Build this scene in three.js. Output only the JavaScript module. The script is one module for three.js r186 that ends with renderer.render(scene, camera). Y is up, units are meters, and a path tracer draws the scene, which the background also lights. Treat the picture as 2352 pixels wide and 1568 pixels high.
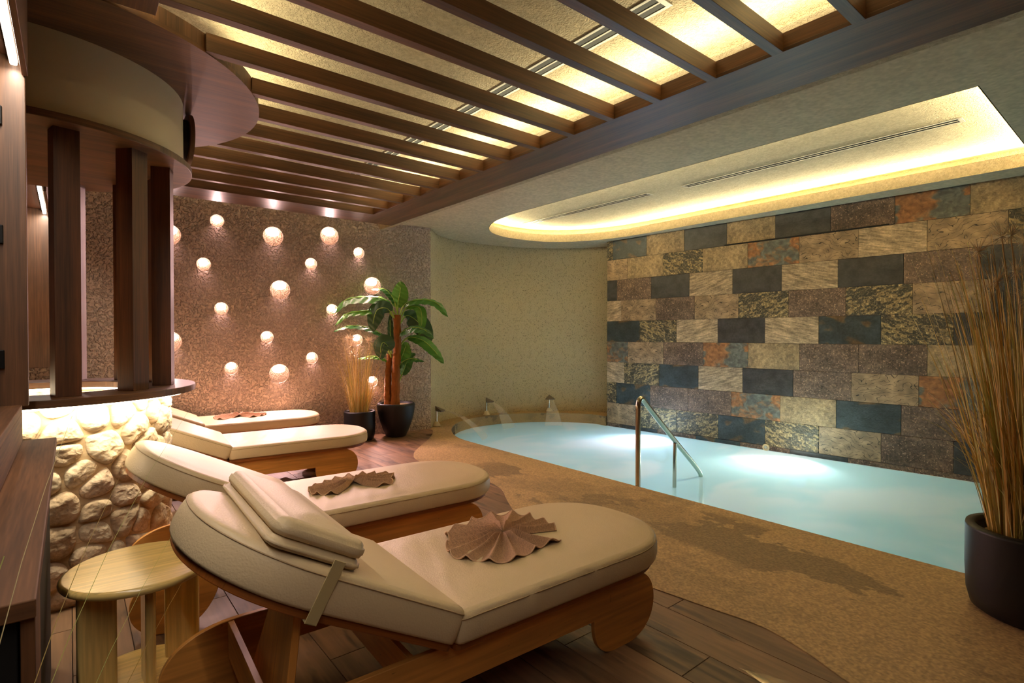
import * as THREE from 'three';
import { RoundedBoxGeometry } from 'three/addons/geometries/RoundedBoxGeometry.js';
import { mergeGeometries, mergeVertices } from 'three/addons/utils/BufferGeometryUtils.js';
import { RectAreaLightUniformsLib } from 'three/addons/lights/RectAreaLightUniformsLib.js';

// ------------------------------------------------------------------ camera, exposure, lights' levels
const scene = new THREE.Scene();
scene.background = new THREE.Color(0x000000);
const camera = new THREE.PerspectiveCamera(64.44, 2352 / 1568, 0.05, 60);
const YAW = Math.atan2(1016, 1244), PITCH = Math.atan(14 / 1244);
camera.position.set(0, 1.3, 0);
camera.lookAt(Math.sin(YAW) * Math.cos(PITCH), 1.3 - Math.sin(PITCH), -Math.cos(YAW) * Math.cos(PITCH));
const renderer = new THREE.WebGLRenderer({ antialias: true });
renderer.toneMapping = THREE.LinearToneMapping;
renderer.toneMappingExposure = 1.82;
renderer.shadowMap.enabled = true;
RectAreaLightUniformsLib.init();
const WARM = 0xfff0bf, WARMW = 0xfff2d2, COOL = 0xfff2e2, PINK = 0xffcac6, AQUA = 0xe2f0ff;
const LV = { slatCove: 66, discCove: 54, poolCove: 155, ring: 74, inner: 72, bay: 54, bayFar: 70, niche: 1.2, nicheBig: 1.75, pool: 8, poolFill: 0.85 };

// ------------------------------------------------------------------ helpers
function rngOf(a) { return () => { a |= 0; a = (a + 0x6d2b79f5) | 0; let t = Math.imul(a ^ (a >>> 15), 1 | a); t = (t + Math.imul(t ^ (t >>> 7), 61 | t)) ^ t; return ((t ^ (t >>> 14)) >>> 0) / 4294967296; }; }
const rnd = rngOf(77);
const rr = (a, b) => a + (b - a) * rnd();
const clamp = (x, a, b) => Math.min(b, Math.max(a, x));
const lerp = (a, b, t) => a + (b - a) * t;
const sm = (a, b, x) => { const t = clamp((x - a) / (b - a), 0, 1); return t * t * (3 - 2 * t); };
// tileable value noise
const TAB = new Float32Array(65536); { const q = rngOf(5); for (let i = 0; i < 65536; i++) TAB[i] = q(); }
const hsh = (x, y, s) => TAB[((x * 73 + y * 1931 + s * 7919) ^ (x * 911 + (y << 7))) & 65535];
function vn(x, y, px, py, s) {
  const x0 = Math.floor(x), y0 = Math.floor(y), fx = x - x0, fy = y - y0, u = fx * fx * (3 - 2 * fx), v = fy * fy * (3 - 2 * fy);
  const a = ((x0 % px) + px) % px, b = (a + 1) % px, c = ((y0 % py) + py) % py, d = (c + 1) % py;
  const A = hsh(a, c, s), B = hsh(b, c, s), C = hsh(a, d, s), D = hsh(b, d, s);
  return A + (B - A) * u + (C - A) * v + (A - B - C + D) * u * v;
}
function fbm(x, y, px, py, s, o = 4) { let t = 0, a = 0.5, n = 0; for (let i = 0; i < o; i++) { t += a * vn(x, y, px, py, s + i * 31); n += a; x *= 2; y *= 2; px *= 2; py *= 2; a *= 0.5; } return t / n; }
function tex(w, h, fn, color = true) {
  const d = new Uint8Array(w * h * 4), c = [0, 0, 0];
  for (let y = 0; y < h; y++) for (let x = 0; x < w; x++) { fn(x / w, y / h, c); const i = (y * w + x) * 4; d[i] = clamp(c[0], 0, 255); d[i + 1] = clamp(c[1], 0, 255); d[i + 2] = clamp(c[2], 0, 255); d[i + 3] = 255; }
  const t = new THREE.DataTexture(d, w, h); t.wrapS = t.wrapT = THREE.RepeatWrapping; t.magFilter = THREE.LinearFilter; t.minFilter = THREE.LinearMipmapLinearFilter; t.generateMipmaps = true;
  if (color) t.colorSpace = THREE.SRGBColorSpace; t.needsUpdate = true; return t;
}
const grey = (w, h, fn) => tex(w, h, (u, v, c) => { c[0] = c[1] = c[2] = 255 * fn(u, v); }, false);
function rep(t, u, v) { const k = t.clone(); k.repeat.set(u, v); k.needsUpdate = true; return k; }
const taken = {};
function numbered(n) { const k = taken[n] = (taken[n] ?? -1) + 1; return k ? `${n}_${String(k).padStart(3, '0')}` : n; }
function shadows(o) { o.traverse((m) => { if (m.isMesh) { m.castShadow = true; m.receiveShadow = true; } }); return o; }
function thing(name, label, category, pos = [0, 0, 0], turn = 0, group) {
  const o = new THREE.Group(); o.name = numbered(name); scene.add(o); o.position.set(...pos); o.rotation.y = turn;
  o.userData = { label, category }; if (group) o.userData.group = group; return o;
}
function part(parent, name, geo, mat, label) { const m = new THREE.Mesh(geo, mat); m.name = name; m.castShadow = m.receiveShadow = true; if (label) m.userData.label = label; parent.add(m); return m; }
function single(name, geo, mat, label, category, group, pos, turn = 0) { const m = new THREE.Mesh(geo, mat); m.name = numbered(name); m.castShadow = m.receiveShadow = true; m.userData = { label, category }; if (group) m.userData.group = group; if (pos) m.position.set(...pos); m.rotation.y = turn; scene.add(m); return m; }
function struct(name, geo, mat, label, category) { const m = new THREE.Mesh(geo, mat); m.name = name; m.castShadow = m.receiveShadow = true; m.userData = { kind: 'structure', label, category }; scene.add(m); return m; }
// uv in metres, grain (u) along an axis, chosen by each face's normal
function uvm(g, axis = 'x', ou = 0, ov = 0) {
  g = g.index ? g.toNonIndexed() : g; const p = g.attributes.position, n = g.attributes.normal, uv = new Float32Array(p.count * 2);
  for (let i = 0; i < p.count; i += 3) {
    let nx = 0, ny = 0, nz = 0; for (let k = 0; k < 3; k++) { nx += n.getX(i + k); ny += n.getY(i + k); nz += n.getZ(i + k); }
    nx = Math.abs(nx); ny = Math.abs(ny); nz = Math.abs(nz);
    for (let k = 0; k < 3; k++) {
      const q = { x: p.getX(i + k), y: p.getY(i + k), z: p.getZ(i + k) }; let a, b;
      const dom = nx > ny && nx > nz ? 'x' : ny > nz ? 'y' : 'z', rest = ['x', 'y', 'z'].filter((e) => e !== dom);
      if (rest.includes(axis)) { a = q[axis]; b = q[rest.find((e) => e !== axis)]; } else { a = q[rest[0]]; b = q[rest[1]]; }
      uv[(i + k) * 2] = a + ou; uv[(i + k) * 2 + 1] = b + ov;
    }
  }
  g.setAttribute('uv', new THREE.BufferAttribute(uv, 2)); return g;
}
function box(w, h, d, x = 0, y = 0, z = 0, axis = 'x', r = 0.003, o = null) {
  const g = r > 0 ? new RoundedBoxGeometry(w, h, d, 1, Math.min(r, w / 2.2, h / 2.2, d / 2.2)) : new THREE.BoxGeometry(w, h, d);
  g.translate(x, y, z); return uvm(g, axis, o ? o[0] : rr(0, 5), o ? o[1] : rr(0, 5));
}
// prism from a plan outline [[x,z],...] between two heights
function prism(pts, y0, y1, holes = [], bevel = 0, curve = 1) {
  const s = new THREE.Shape(pts.map(([x, z]) => new THREE.Vector2(x, -z)));
  for (const h of holes) s.holes.push(new THREE.Path(h.map(([x, z]) => new THREE.Vector2(x, -z))));
  const g = new THREE.ExtrudeGeometry(s, { depth: y1 - y0 - 2 * bevel, bevelEnabled: bevel > 0, bevelSize: bevel, bevelThickness: bevel, bevelOffset: -bevel, bevelSegments: 2, curveSegments: curve });
  g.translate(0, 0, bevel); g.rotateX(-Math.PI / 2); g.translate(0, y0, 0); return g;
}
function ring(cx, cz, r, n = 96, a0 = 0, a1 = Math.PI * 2) { const o = []; for (let i = 0; i < n; i++) { const a = a0 + (a1 - a0) * i / n; o.push([cx + r * Math.sin(a), cz + r * Math.cos(a)]); } return o; }
function smooth(pts, n, closed = false) { return new THREE.CatmullRomCurve3(pts.map(([x, z]) => new THREE.Vector3(x, 0, z)), closed, 'centripetal').getPoints(n).map((p) => [p.x, p.z]); }
function tube(pts, r, seg = 24, rad = 10, closed = false) { return new THREE.TubeGeometry(new THREE.CatmullRomCurve3(pts.map((p) => new THREE.Vector3(...p)), closed, 'centripetal'), seg, r, rad, closed); }
function rectLight(color, intensity, w, h, pos, to) { const l = new THREE.RectAreaLight(color, intensity, w, h); l.position.set(...pos); l.lookAt(...to); scene.add(l); return l; }
function pointLight(color, intensity, pos, radius = 1) { const l = new THREE.PointLight(color, intensity, 0, 2); l.position.set(...pos); l.castShadow = true; l.shadow.radius = radius; scene.add(l); return l; }
function spotLight(color, intensity, pos, to, angle, pen = 0.6, radius = 1) { const l = new THREE.SpotLight(color, intensity, 0, angle, pen, 2); l.position.set(...pos); l.target.position.set(...to); l.castShadow = true; l.shadow.radius = radius; scene.add(l, l.target); return l; }

// ------------------------------------------------------------------ textures
const walnutT = tex(1024, 512, (u, v, c) => {          // 1.6 m along the grain, 0.8 m across
  const w = fbm(u * 3, v * 6, 3, 6, 3, 3), g = fbm(u * 4 + w * 0.6, v * 90, 4, 90, 11, 4), f = vn(u * 24, v * 300, 24, 300, 9), b = fbm(u * 3, v * 14, 3, 14, 40, 3);
  const k = 0.45 + 0.75 * (0.5 * g + 0.2 * f + 0.55 * b - 0.1);
  c[0] = 117 * k; c[1] = 79 * k; c[2] = 50 * k;
});
const plyT = tex(1024, 512, (u, v, c) => {             // warm birch veneer
  const w = fbm(u * 3, v * 4, 3, 4, 61, 3), g = fbm(u * 5 + w, v * 50, 5, 50, 63, 4), b = fbm(u * 4, v * 7, 4, 7, 66, 3), kx = vn(u * 40, v * 40, 40, 40, 71);
  const k = 0.8 + 0.22 * g + 0.2 * (b - 0.5) - (kx > 0.96 ? (kx - 0.96) * 6 : 0);
  c[0] = 224 * k; c[1] = 164 * k; c[2] = 88 * k;
});
const goldT = tex(512, 512, (u, v, c) => {
  const g = fbm(u * 3, v * 60, 3, 60, 81, 4), b = fbm(u * 2, v * 8, 2, 8, 84, 3), k = 0.82 + 0.24 * g + 0.12 * (b - 0.5);
  c[0] = 238 * k; c[1] = 204 * k; c[2] = 126 * k;
});
const plankT = tex(1024, 1024, (u, v, c) => {          // 1.28 m along the grain
  const w = fbm(u * 2, v * 8, 2, 8, 21, 3), g = fbm(u * 4 + w * 1.4, v * 70, 4, 70, 24, 4), b = fbm(u * 3, v * 16, 3, 16, 27, 4), d = sm(0.6, 0.78, fbm(u * 5, v * 24, 5, 24, 29, 4));
  const k = 0.72 + 0.3 * g + 0.42 * (b - 0.5) - 0.28 * d;
  c[0] = 158 * k; c[1] = 126 * k; c[2] = 100 * k;
});
const popH = (u, v, s) => { const a = fbm(u * 60, v * 60, 60, 60, s, 3), b = fbm(u * 22, v * 22, 22, 22, s + 5, 3); return clamp((a - 0.5) * 1.7 + 0.5 + (b - 0.5) * 0.5, 0, 1); };
const stuccoB = grey(1024, 1024, (u, v) => { const h = popH(u, v, 101); return sm(0.3, 0.72, h); });
const plasterB = grey(1024, 1024, (u, v) => { const h = fbm(u * 70, v * 70, 70, 70, 131, 3), p = fbm(u * 46, v * 40, 46, 40, 141, 3); return clamp(0.55 + (h - 0.5) * 0.7 - 0.6 * sm(0.62, 0.74, p), 0, 1); });
const stuccoC = tex(512, 512, (u, v, c) => { const a = fbm(u * 12, v * 12, 12, 12, 151, 4), b = fbm(u * 60, v * 60, 60, 60, 155, 2), k = 0.9 + 0.06 * (a - 0.5) + 0.16 * (b - 0.5); c[0] = c[1] = c[2] = 235 * k; });
const plasterC = tex(1024, 1024, (u, v, c) => { const a = fbm(u * 5, v * 5, 5, 5, 161, 4), p = sm(0.66, 0.76, fbm(u * 90, v * 74, 90, 74, 165, 2)), k = 0.92 + 0.02 * (a - 0.5) - 0.24 * p; c[0] = 238 * k; c[1] = 236 * k; c[2] = 230 * k; });
const leatherB = grey(512, 512, (u, v) => 0.5 + 0.5 * (fbm(u * 80, v * 80, 80, 80, 171, 2) - 0.5) + 0.5 * (fbm(u * 7, v * 7, 7, 7, 175, 3) - 0.5));
const towelB = grey(512, 512, (u, v) => fbm(u * 110, v * 110, 110, 110, 181, 2));
const towelC = tex(256, 256, (u, v, c) => { const k = 0.78 + 0.42 * fbm(u * 60, v * 60, 60, 60, 185, 2); c[0] = 196 * k; c[1] = 156 * k; c[2] = 124 * k; });
const rockC = tex(512, 512, (u, v, c) => { const a = fbm(u * 6, v * 6, 6, 6, 191, 5), b = fbm(u * 50, v * 50, 50, 50, 195, 2), k = 0.86 + 0.3 * (a - 0.5) + 0.16 * (b - 0.5); c[0] = 224 * k; c[1] = 206 * k; c[2] = 180 * k; });
const rockB = grey(512, 512, (u, v) => { const a = fbm(u * 9, v * 9, 9, 9, 201, 5), b = 1 - Math.abs(2 * fbm(u * 7, v * 7, 7, 7, 207, 3) - 1); return 0.6 * a + 0.4 * b; });
const DX0 = 1.8, DX1 = 4.2, DZ0 = -7.2, DZ1 = 0.6;     // the deck's own sheet, in metres
const deckT = tex(1024, 2048, (u, v, c) => {
  const x = lerp(DX0, DX1, u), z = lerp(DZ0, DZ1, v), s = fbm(u * 260, v * 800, 260, 800, 211, 2), a = fbm(x * 1.6 + 9, z * 1.2 + 20, 999, 999, 217, 4), e = fbm(x * 4.6 + 9, z * 1.5 + 20, 999, 999, 223, 4);
  // wet splashes lie in a band along the pool and across the walkway
  const rag = fbm(x * 17 + 3, z * 11 + 40, 9999, 9999, 227, 4), big = fbm(x * 3.4 + 9, z * 1.7 + 20, 999, 999, 229, 3), near = 1 - sm(0.1, 0.42, Math.abs(x - 3.2 - 0.1 * Math.sin(z * 2.4)));
  const wet = sm(0.575, 0.6, big * 0.7 + rag * 0.3 + 0.11 * near - 0.04) * sm(-4.6, -4.2, z) * sm(0.05, 0.4, near), damp = sm(0.46, 0.62, a * 0.75 + rag * 0.25) * sm(2.2, 2.7, x) * 0.6;
  const k = (0.78 + 0.44 * s) * (1 - 0.25 * wet - 0.2 * damp * (1 - wet));
  c[0] = 172 * k; c[1] = 144 * k; c[2] = 100 * k;
});
const waterT = tex(512, 512, (u, v, c) => { const w = fbm(u * 2, v * 3, 2, 3, 241, 3), a = fbm(u * 3 + w * 1.5, v * 4 + w * 1.5, 3, 4, 245, 4), f = sm(0.42, 0.66, a); c[0] = lerp(206, 250, f); c[1] = lerp(240, 252, f); c[2] = lerp(244, 252, f); }); // drifting foam and clear streaks, 3 m a tile
const deckB = grey(512, 512, (u, v) => fbm(u * 120, v * 120, 120, 120, 231, 2));
// slate kinds
const slateFn = {
  D: (u, v, s, c) => { const a = fbm(u * 8, v * 4, 8, 4, s, 5), b = fbm(u * 40, v * 20, 40, 20, s + 7, 2), k = 0.75 + 0.5 * (a - 0.5) + 0.2 * (b - 0.5); c[0] = 74 * k; c[1] = 73 * k; c[2] = 72 * k; },
  G: (u, v, s, c) => { const a = fbm(u * 6, v * 4, 6, 4, s, 5), b = fbm(u * 40, v * 20, 40, 20, s + 7, 2), r = sm(0.58, 0.7, fbm(u * 3 + v, v * 2, 3, 2, s + 9, 3) + (u - 0.55) * -0.2), k = 0.75 + 0.5 * (a - 0.5) + 0.25 * (b - 0.5); c[0] = lerp(68, 128, r) * k; c[1] = lerp(78, 100, r) * k; c[2] = lerp(80, 66, r) * k; },
  B: (u, v, s, c) => { const q = u * 2 + v, a = fbm(q * 3, (v * 2 - u) * 14 + 99, 999, 999, s, 4), b = fbm(u * 50, v * 25, 50, 25, s + 5, 2), m = fbm(u * 5, v * 3, 5, 3, s + 11, 3), k = 0.55 + 0.65 * a + 0.25 * (b - 0.5) + 0.3 * (m - 0.5); c[0] = 158 * k; c[1] = 138 * k; c[2] = 112 * k; },
  V: (u, v, s, c) => { const wx = fbm(u * 6, v * 4, 6, 4, s, 3), q = v * 6 - u * 3 + wx * 3.6, f = Math.abs((q % 1 + 1) % 1 - 0.5) * 2, cr = sm(0.88, 0.98, f + 0.16 * (fbm(u * 30, v * 15, 30, 15, s + 3, 2) - 0.5)), m = fbm(u * 8, v * 5, 8, 5, s + 8, 4), k = 0.78 + 0.5 * (m - 0.5) - 0.5 * cr; c[0] = 164 * k; c[1] = 138 * k; c[2] = 108 * k; },
  R: (u, v, s, c) => { const w = fbm(u * 5, v * 4, 5, 4, s + 2, 4), a = fbm(u * 3 + w * 1.2, v * 2 + w, 3, 2, s, 5), r = sm(0.44, 0.62, a), b = fbm(u * 20 + w * 3, v * 10, 20, 10, s + 9, 4), k = 0.55 + 0.6 * b; c[0] = lerp(98, 150, r) * k; c[1] = lerp(100, 101, r) * k; c[2] = lerp(94, 62, r) * k; },
  P: (u, v, s, c) => { const b = fbm(u * 44, v * 22, 44, 22, s, 3), a = fbm(u * 6, v * 3, 6, 3, s + 4, 4), w = sm(0.7, 0.8, fbm(u * 60, v * 30, 60, 30, s + 6, 2)), k = 0.7 + 0.5 * (b - 0.5) + 0.5 * (a - 0.5) + 0.5 * w; c[0] = 120 * k; c[1] = 98 * k; c[2] = 82 * k; },
  K: (u, v, s, c) => { const w = fbm(u * 14, v * 10, 14, 10, s, 4), q = u * 2 - v, a = fbm(q * 9 + w * 3.5 + 40, (v * 2 + u) * 5 + w * 3 + 40, 9999, 9999, s + 3, 5), k = sm(0.42, 0.66, a), rdg = sm(0.86, 0.98, 1 - Math.abs(2 * fbm(u * 26 + w * 2, v * 13 + w * 2, 26, 13, s + 6, 3) - 1)), b = fbm(u * 60, v * 30, 60, 30, s + 9, 2), m = 0.7 + 0.6 * (b - 0.2) * 0.8; c[0] = (lerp(62, 140, k) + 50 * rdg) * m; c[1] = (lerp(57, 120, k) + 46 * rdg) * m; c[2] = (lerp(46, 84, k) + 36 * rdg) * m; },
  T: (u, v, s, c) => { const w = fbm(u * 8, v * 6, 8, 6, s + 1, 3), a = fbm(u * 18 + w * 2, v * 8 + w, 18, 8, s, 5), m = fbm(u * 3, v * 2, 3, 2, s + 8, 3), b = fbm(u * 60, v * 30, 60, 30, s + 5, 2), k = 0.6 + 0.5 * a + 0.25 * (b - 0.5) + 0.35 * (m - 0.5); c[0] = 152 * k; c[1] = 130 * k; c[2] = 98 * k; },
};
const slateB = grey(512, 512, (u, v) => 0.65 * fbm(u * 10, v * 10, 10, 10, 301, 5) + 0.35 * fbm(u * 60, v * 60, 60, 60, 305, 2));

// ------------------------------------------------------------------ materials
const M = {};
const std = (o) => new THREE.MeshPhysicalMaterial(o);
M.walnut = std({ map: rep(walnutT, 1 / 1.6, 1 / 0.8), roughness: 0.46, clearcoat: 0.08, clearcoatRoughness: 0.3 });
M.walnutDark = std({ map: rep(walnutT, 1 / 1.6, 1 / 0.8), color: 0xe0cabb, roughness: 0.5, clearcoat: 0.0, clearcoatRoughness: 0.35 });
M.walnutMatt = std({ map: rep(walnutT, 1 / 1.6, 1 / 0.8), roughness: 0.7, specularIntensity: 0.5 });
M.ply = std({ map: rep(plyT, 1 / 1.1, 1 / 0.55), color: 0xfff0d8, roughness: 0.45, clearcoat: 0.1, clearcoatRoughness: 0.25 });
M.plyEdge = std({ map: rep(plyT, 1 / 0.9, 9), color: 0xb08a60, roughness: 0.5 });
M.gold = std({ map: rep(goldT, 1 / 0.5, 1 / 0.5), roughness: 0.28, clearcoat: 0.6, clearcoatRoughness: 0.2 });
M.stucco = std({ map: rep(stuccoC, 1, 1), color: 0xf2dcc6, roughness: 0.95, bumpMap: rep(stuccoB, 0.95, 0.95), bumpScale: 0.022 });
M.ceilStucco = std({ map: rep(stuccoC, 1, 1), color: 0xd8c6a2, roughness: 0.95, bumpMap: rep(stuccoB, 2, 2), bumpScale: 0.003 });
M.plaster = std({ map: rep(plasterC, 1.3, 1.3), color: 0xdccda8, roughness: 0.92, bumpMap: rep(plasterB, 1.9, 1.9), bumpScale: 0.004 });
M.soffit = std({ map: rep(stuccoC, 0.7, 0.7), color: 0xf0dcb6, roughness: 0.9, bumpMap: rep(plasterB, 2.4, 2.4), bumpScale: 0.0005 });
M.drum = std({ color: 0xe0cda8, roughness: 0.42 });
M.mortar = std({ map: rep(rockC, 1.5, 1.5), color: 0xefdfc4, roughness: 0.95, bumpMap: rep(rockB, 3, 3), bumpScale: 0.008 });
M.rocks = [0xfff8ee, 0xf4e8da, 0xeadccc, 0xf8ece4].map((k) => std({ map: rep(rockC, 2.2, 2.2), color: k, roughness: 0.9, bumpMap: rep(rockB, 3.6, 3.6), bumpScale: 0.014 }));
M.planks = [0xf2e8de, 0xe6dcd0, 0xdccfc2, 0xeee2d4].map((k) => std({ map: rep(plankT, 1 / 1.28, 1 / 1.28), color: k, roughness: 0.48, bumpMap: rep(plankT, 1 / 1.28, 1 / 1.28), bumpScale: 0.0006 }));
M.grout = std({ color: 0x5a4636, roughness: 0.9 });
M.deck = std({ map: deckT, roughness: 0.55, bumpMap: rep(deckB, 5, 16), bumpScale: 0.0012 });
M.pool = std({ color: 0xdaebf0, roughness: 0.6 });
M.water = std({ map: waterT, color: 0xe2f2f6, roughness: 0.88, transmission: 1, thickness: 0, ior: 1.33 });
M.leather = std({ color: 0xd2bc96, roughness: 0.46, bumpMap: rep(leatherB, 3, 3), bumpScale: 0.0012 });
M.seam = std({ color: 0xb59b76, roughness: 0.6 });
M.strap = std({ color: 0xb7a474, roughness: 0.8 });
M.towel = std({ map: rep(towelC, 5, 5), roughness: 1, bumpMap: rep(towelB, 4, 4), bumpScale: 0.003, sheen: 0.4, sheenColor: new THREE.Color(0xd8b090), sheenRoughness: 0.8, side: THREE.DoubleSide });
M.hem = std({ color: 0xd0ab8c, roughness: 1 });
M.black = std({ color: 0x0a090a, roughness: 0.5 });
M.hinge = std({ color: 0x151414, roughness: 0.4, metalness: 0.6 });
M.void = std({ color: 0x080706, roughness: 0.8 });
M.soil = std({ color: 0xb49a72, roughness: 1, bumpMap: rep(rockB, 6, 6), bumpScale: 0.02 });
M.steel = std({ color: 0xc8c4b4, metalness: 1, roughness: 0.16 });
M.alu = std({ color: 0x9c958a, metalness: 0.35, roughness: 0.45 });
M.slot = std({ color: 0x0a0a0a, roughness: 0.7 });
M.cap = std({ color: 0x6a5c4c, roughness: 0.5 });
M.plastic = std({ color: 0xdac8a0, roughness: 0.5 });
M.leaf = [0x549638, 0x44803a, 0x6aae40, 0x456a44].map((k) => std({ color: k, roughness: 0.38, transmission: 0.22, thickness: 0, side: THREE.DoubleSide }));
M.rib = std({ color: 0x9dbb4e, roughness: 0.5 });
M.trunk = std({ map: rep(plyT, 3, 4), color: 0xb0936a, roughness: 0.85, bumpMap: rep(rockB, 3, 3), bumpScale: 0.01 });
M.straw = std({ vertexColors: true, roughness: 0.7, side: THREE.DoubleSide });
M.jet = std({ color: 0xffffff, roughness: 1, specularIntensity: 0.1, transparent: true, opacity: 0.24, side: THREE.DoubleSide });
M.film = std({ color: 0xffffff, roughness: 0.03, transmission: 1, thickness: 0, ior: 1.33 });
M.paper = std({ color: 0xe8dcd8, roughness: 0.8 });
const glow = (c, k) => new THREE.MeshStandardMaterial({ color: 0x222222, emissive: c, emissiveIntensity: k, roughness: 0.6 });
M.ledWarm = glow(WARMW, 6); M.ledCool = glow(COOL, 9); M.ledRing = glow(WARMW, 8); M.ledPink = glow(0xffe2dc, 7); M.ledPool = glow(AQUA, 0.8);

// ------------------------------------------------------------------ plan of the room
const wallZ = (x) => -6.55 - 0.114 * (3.89 - x);        // the stucco wall runs slightly askew
const curvePts = smooth([[3.89, -6.55], [4.26, -6.94], [4.72, -7.17], [5.17, -7.18], [5.7, -7.11], [6.21, -6.9], [6.65, -6.59], [6.91, -6.21], [7.02, -5.95], [7.06, -5.5]], 48);
const poolFar = smooth([[3.77, -5.2], [3.8, -5.7], [3.95, -6.1], [4.2, -6.48], [4.55, -6.8], [4.92, -6.96], [5.3, -6.99], [5.7, -6.91], [6.12, -6.68], [6.46, -6.36], [6.66, -6.0], [6.635, -5.74]], 48);
const WATER = -0.147, SOFF = 2.79, CEIL = 3.0, BEAM = 2.69;
const slX = (z) => 6.64 + 0.052 * (z + 5.73);
const poolHole = [[3.77, 1.2], ...poolFar, [slX(1.2) - 0.004, 1.2]];
const deckHole = poolHole.map(([x, z], i) => (i >= poolHole.length - 2 ? [slX(z) + 0.15, z] : [x, z]));
const edge = smooth([[3.86, -6.6], [3.84, -6.42], [3.54, -5.98], [3.17, -5.58], [2.92, -5.28], [2.8, -5.02], [2.79, -4.65], [2.87, -4.2], [2.88, -3.9], [2.82, -3.6], [2.65, -3.3], [2.45, -2.9], [2.3, -2.4], [2.27, -2.0], [2.31, -1.7], [2.35, -1.4], [2.38, -1.15], [2.33, -0.95], [2.24, -0.74], [2.1, -0.3], [2.05, 0.3], [2.2, 1.2], [2.5, 2.6]], 110);

// ------------------------------------------------------------------ structure: floor, walls, ceilings
const floorG = prism([[-1.0, -7.3], [7.4, -7.6], [7.4, 2.6], [-1.0, 2.6]], -0.16, -0.012, [deckHole]);
const floor = struct('floor', floorG, M.grout, 'floor of the spa room, wood-look planks beside a sandy resin deck', 'floor');
{ // wood-look planks, each its own piece
  const inDeck = (x, z) => { let c = false; const P = [...edge, [7.4, 2.6], [7.4, -7.6], [3.86, -7.6]]; for (let i = 0, j = P.length - 1; i < P.length; j = i++) if ((P[i][1] > z) !== (P[j][1] > z) && x < (P[j][0] - P[i][0]) * (z - P[i][1]) / (P[j][1] - P[i][1]) + P[i][0]) c = !c; return c; };
  const W = 0.2, L = 1.2, geos = [];
  for (let k = 0; k < 10; k++) { const g = box(W - 0.003, 0.012, L - 0.003, 0, -0.006, 0, 'z', 0.0015, [rr(0, 9), k * 0.237]); geos.push(g); }
  let n = 0;
  for (let i = 0; i < 25; i++) { const x = -0.9 + i * W, off = (i * 0.43) % L;
    for (let z = -7.2 + off - L / 2; z < 2.7; z += L) {
      let z0 = Math.max(z - L / 2, wallZ(x) - 0.02), z1 = Math.min(z + L / 2, x > 3.6 ? -6.2 : 2.55); if (z1 - z0 < 0.08) continue;
      const t = [[x - W / 2, z0], [x + W / 2, z0], [x - W / 2, z1], [x + W / 2, z1], [x - W / 2, (z0 + z1) / 2], [x + W / 2, (z0 + z1) / 2]]; if (t.every(([a, b]) => inDeck(a, b))) continue;
      const m = part(floor, n ? `plank_${String(n).padStart(3, '0')}` : 'plank', geos[Math.floor(rnd() * 10)], M.planks[Math.floor(rnd() * 4)]); m.position.set(x, 0, (z0 + z1) / 2); m.scale.z = (z1 - z0) / L; n++;
    } }
}
{ // resin deck with the pool cut out of it
  const g = prism([...edge, [7.3, 2.6], [7.3, -5.4], ...curvePts.slice().reverse().slice(1, -1)], -0.1, 0.004, [deckHole]);
  const p = g.attributes.position, uv = g.attributes.uv; for (let i = 0; i < p.count; i++) uv.setXY(i, (p.getX(i) - DX0) / (DX1 - DX0), (p.getZ(i) - DZ0) / (DZ1 - DZ0));
  struct('floor_deck', g, M.deck, 'sandy resin walkway with a wavy edge along the pool', 'floor');
}
function sheetWall(pts, y0, y1) { // a standing surface along a plan line, uv in metres
  const P = [], U = [], I = []; let s = 0;
  pts.forEach(([x, z], i) => { if (i) s += Math.hypot(x - pts[i - 1][0], z - pts[i - 1][1]); P.push(x, y0, z, x, y1, z); U.push(s, y0, s, y1); if (i) { const a = 2 * i - 2; I.push(a, a + 2, a + 1, a + 1, a + 2, a + 3); } });
  const g = new THREE.BufferGeometry(); g.setAttribute('position', new THREE.Float32BufferAttribute(P, 3)); g.setAttribute('uv', new THREE.Float32BufferAttribute(U, 2)); g.setIndex(I); g.computeVertexNormals(); return g;
}
function thickWall(pts, t, y0, y1) { // offset outwards (to the left of travel) and close
  const off = pts.map(([x, z], i) => { const a = pts[Math.max(0, i - 1)], b = pts[Math.min(pts.length - 1, i + 1)], dx = b[0] - a[0], dz = b[1] - a[1], l = Math.hypot(dx, dz); return [x + dz / l * t, z - dx / l * t]; });
  return mergeGeometries([sheetWall(pts, y0, y1), sheetWall(off.slice().reverse(), y0, y1), sheetWall([off[0], pts[0]], y0, y1), sheetWall([pts[pts.length - 1], off[off.length - 1]], y0, y1)]);
}
struct('wall_pool_end', thickWall(curvePts, 0.12, -1.3, SOFF + 0.35), M.plaster, 'curved cream plaster wall around the pool end', 'wall');
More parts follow.
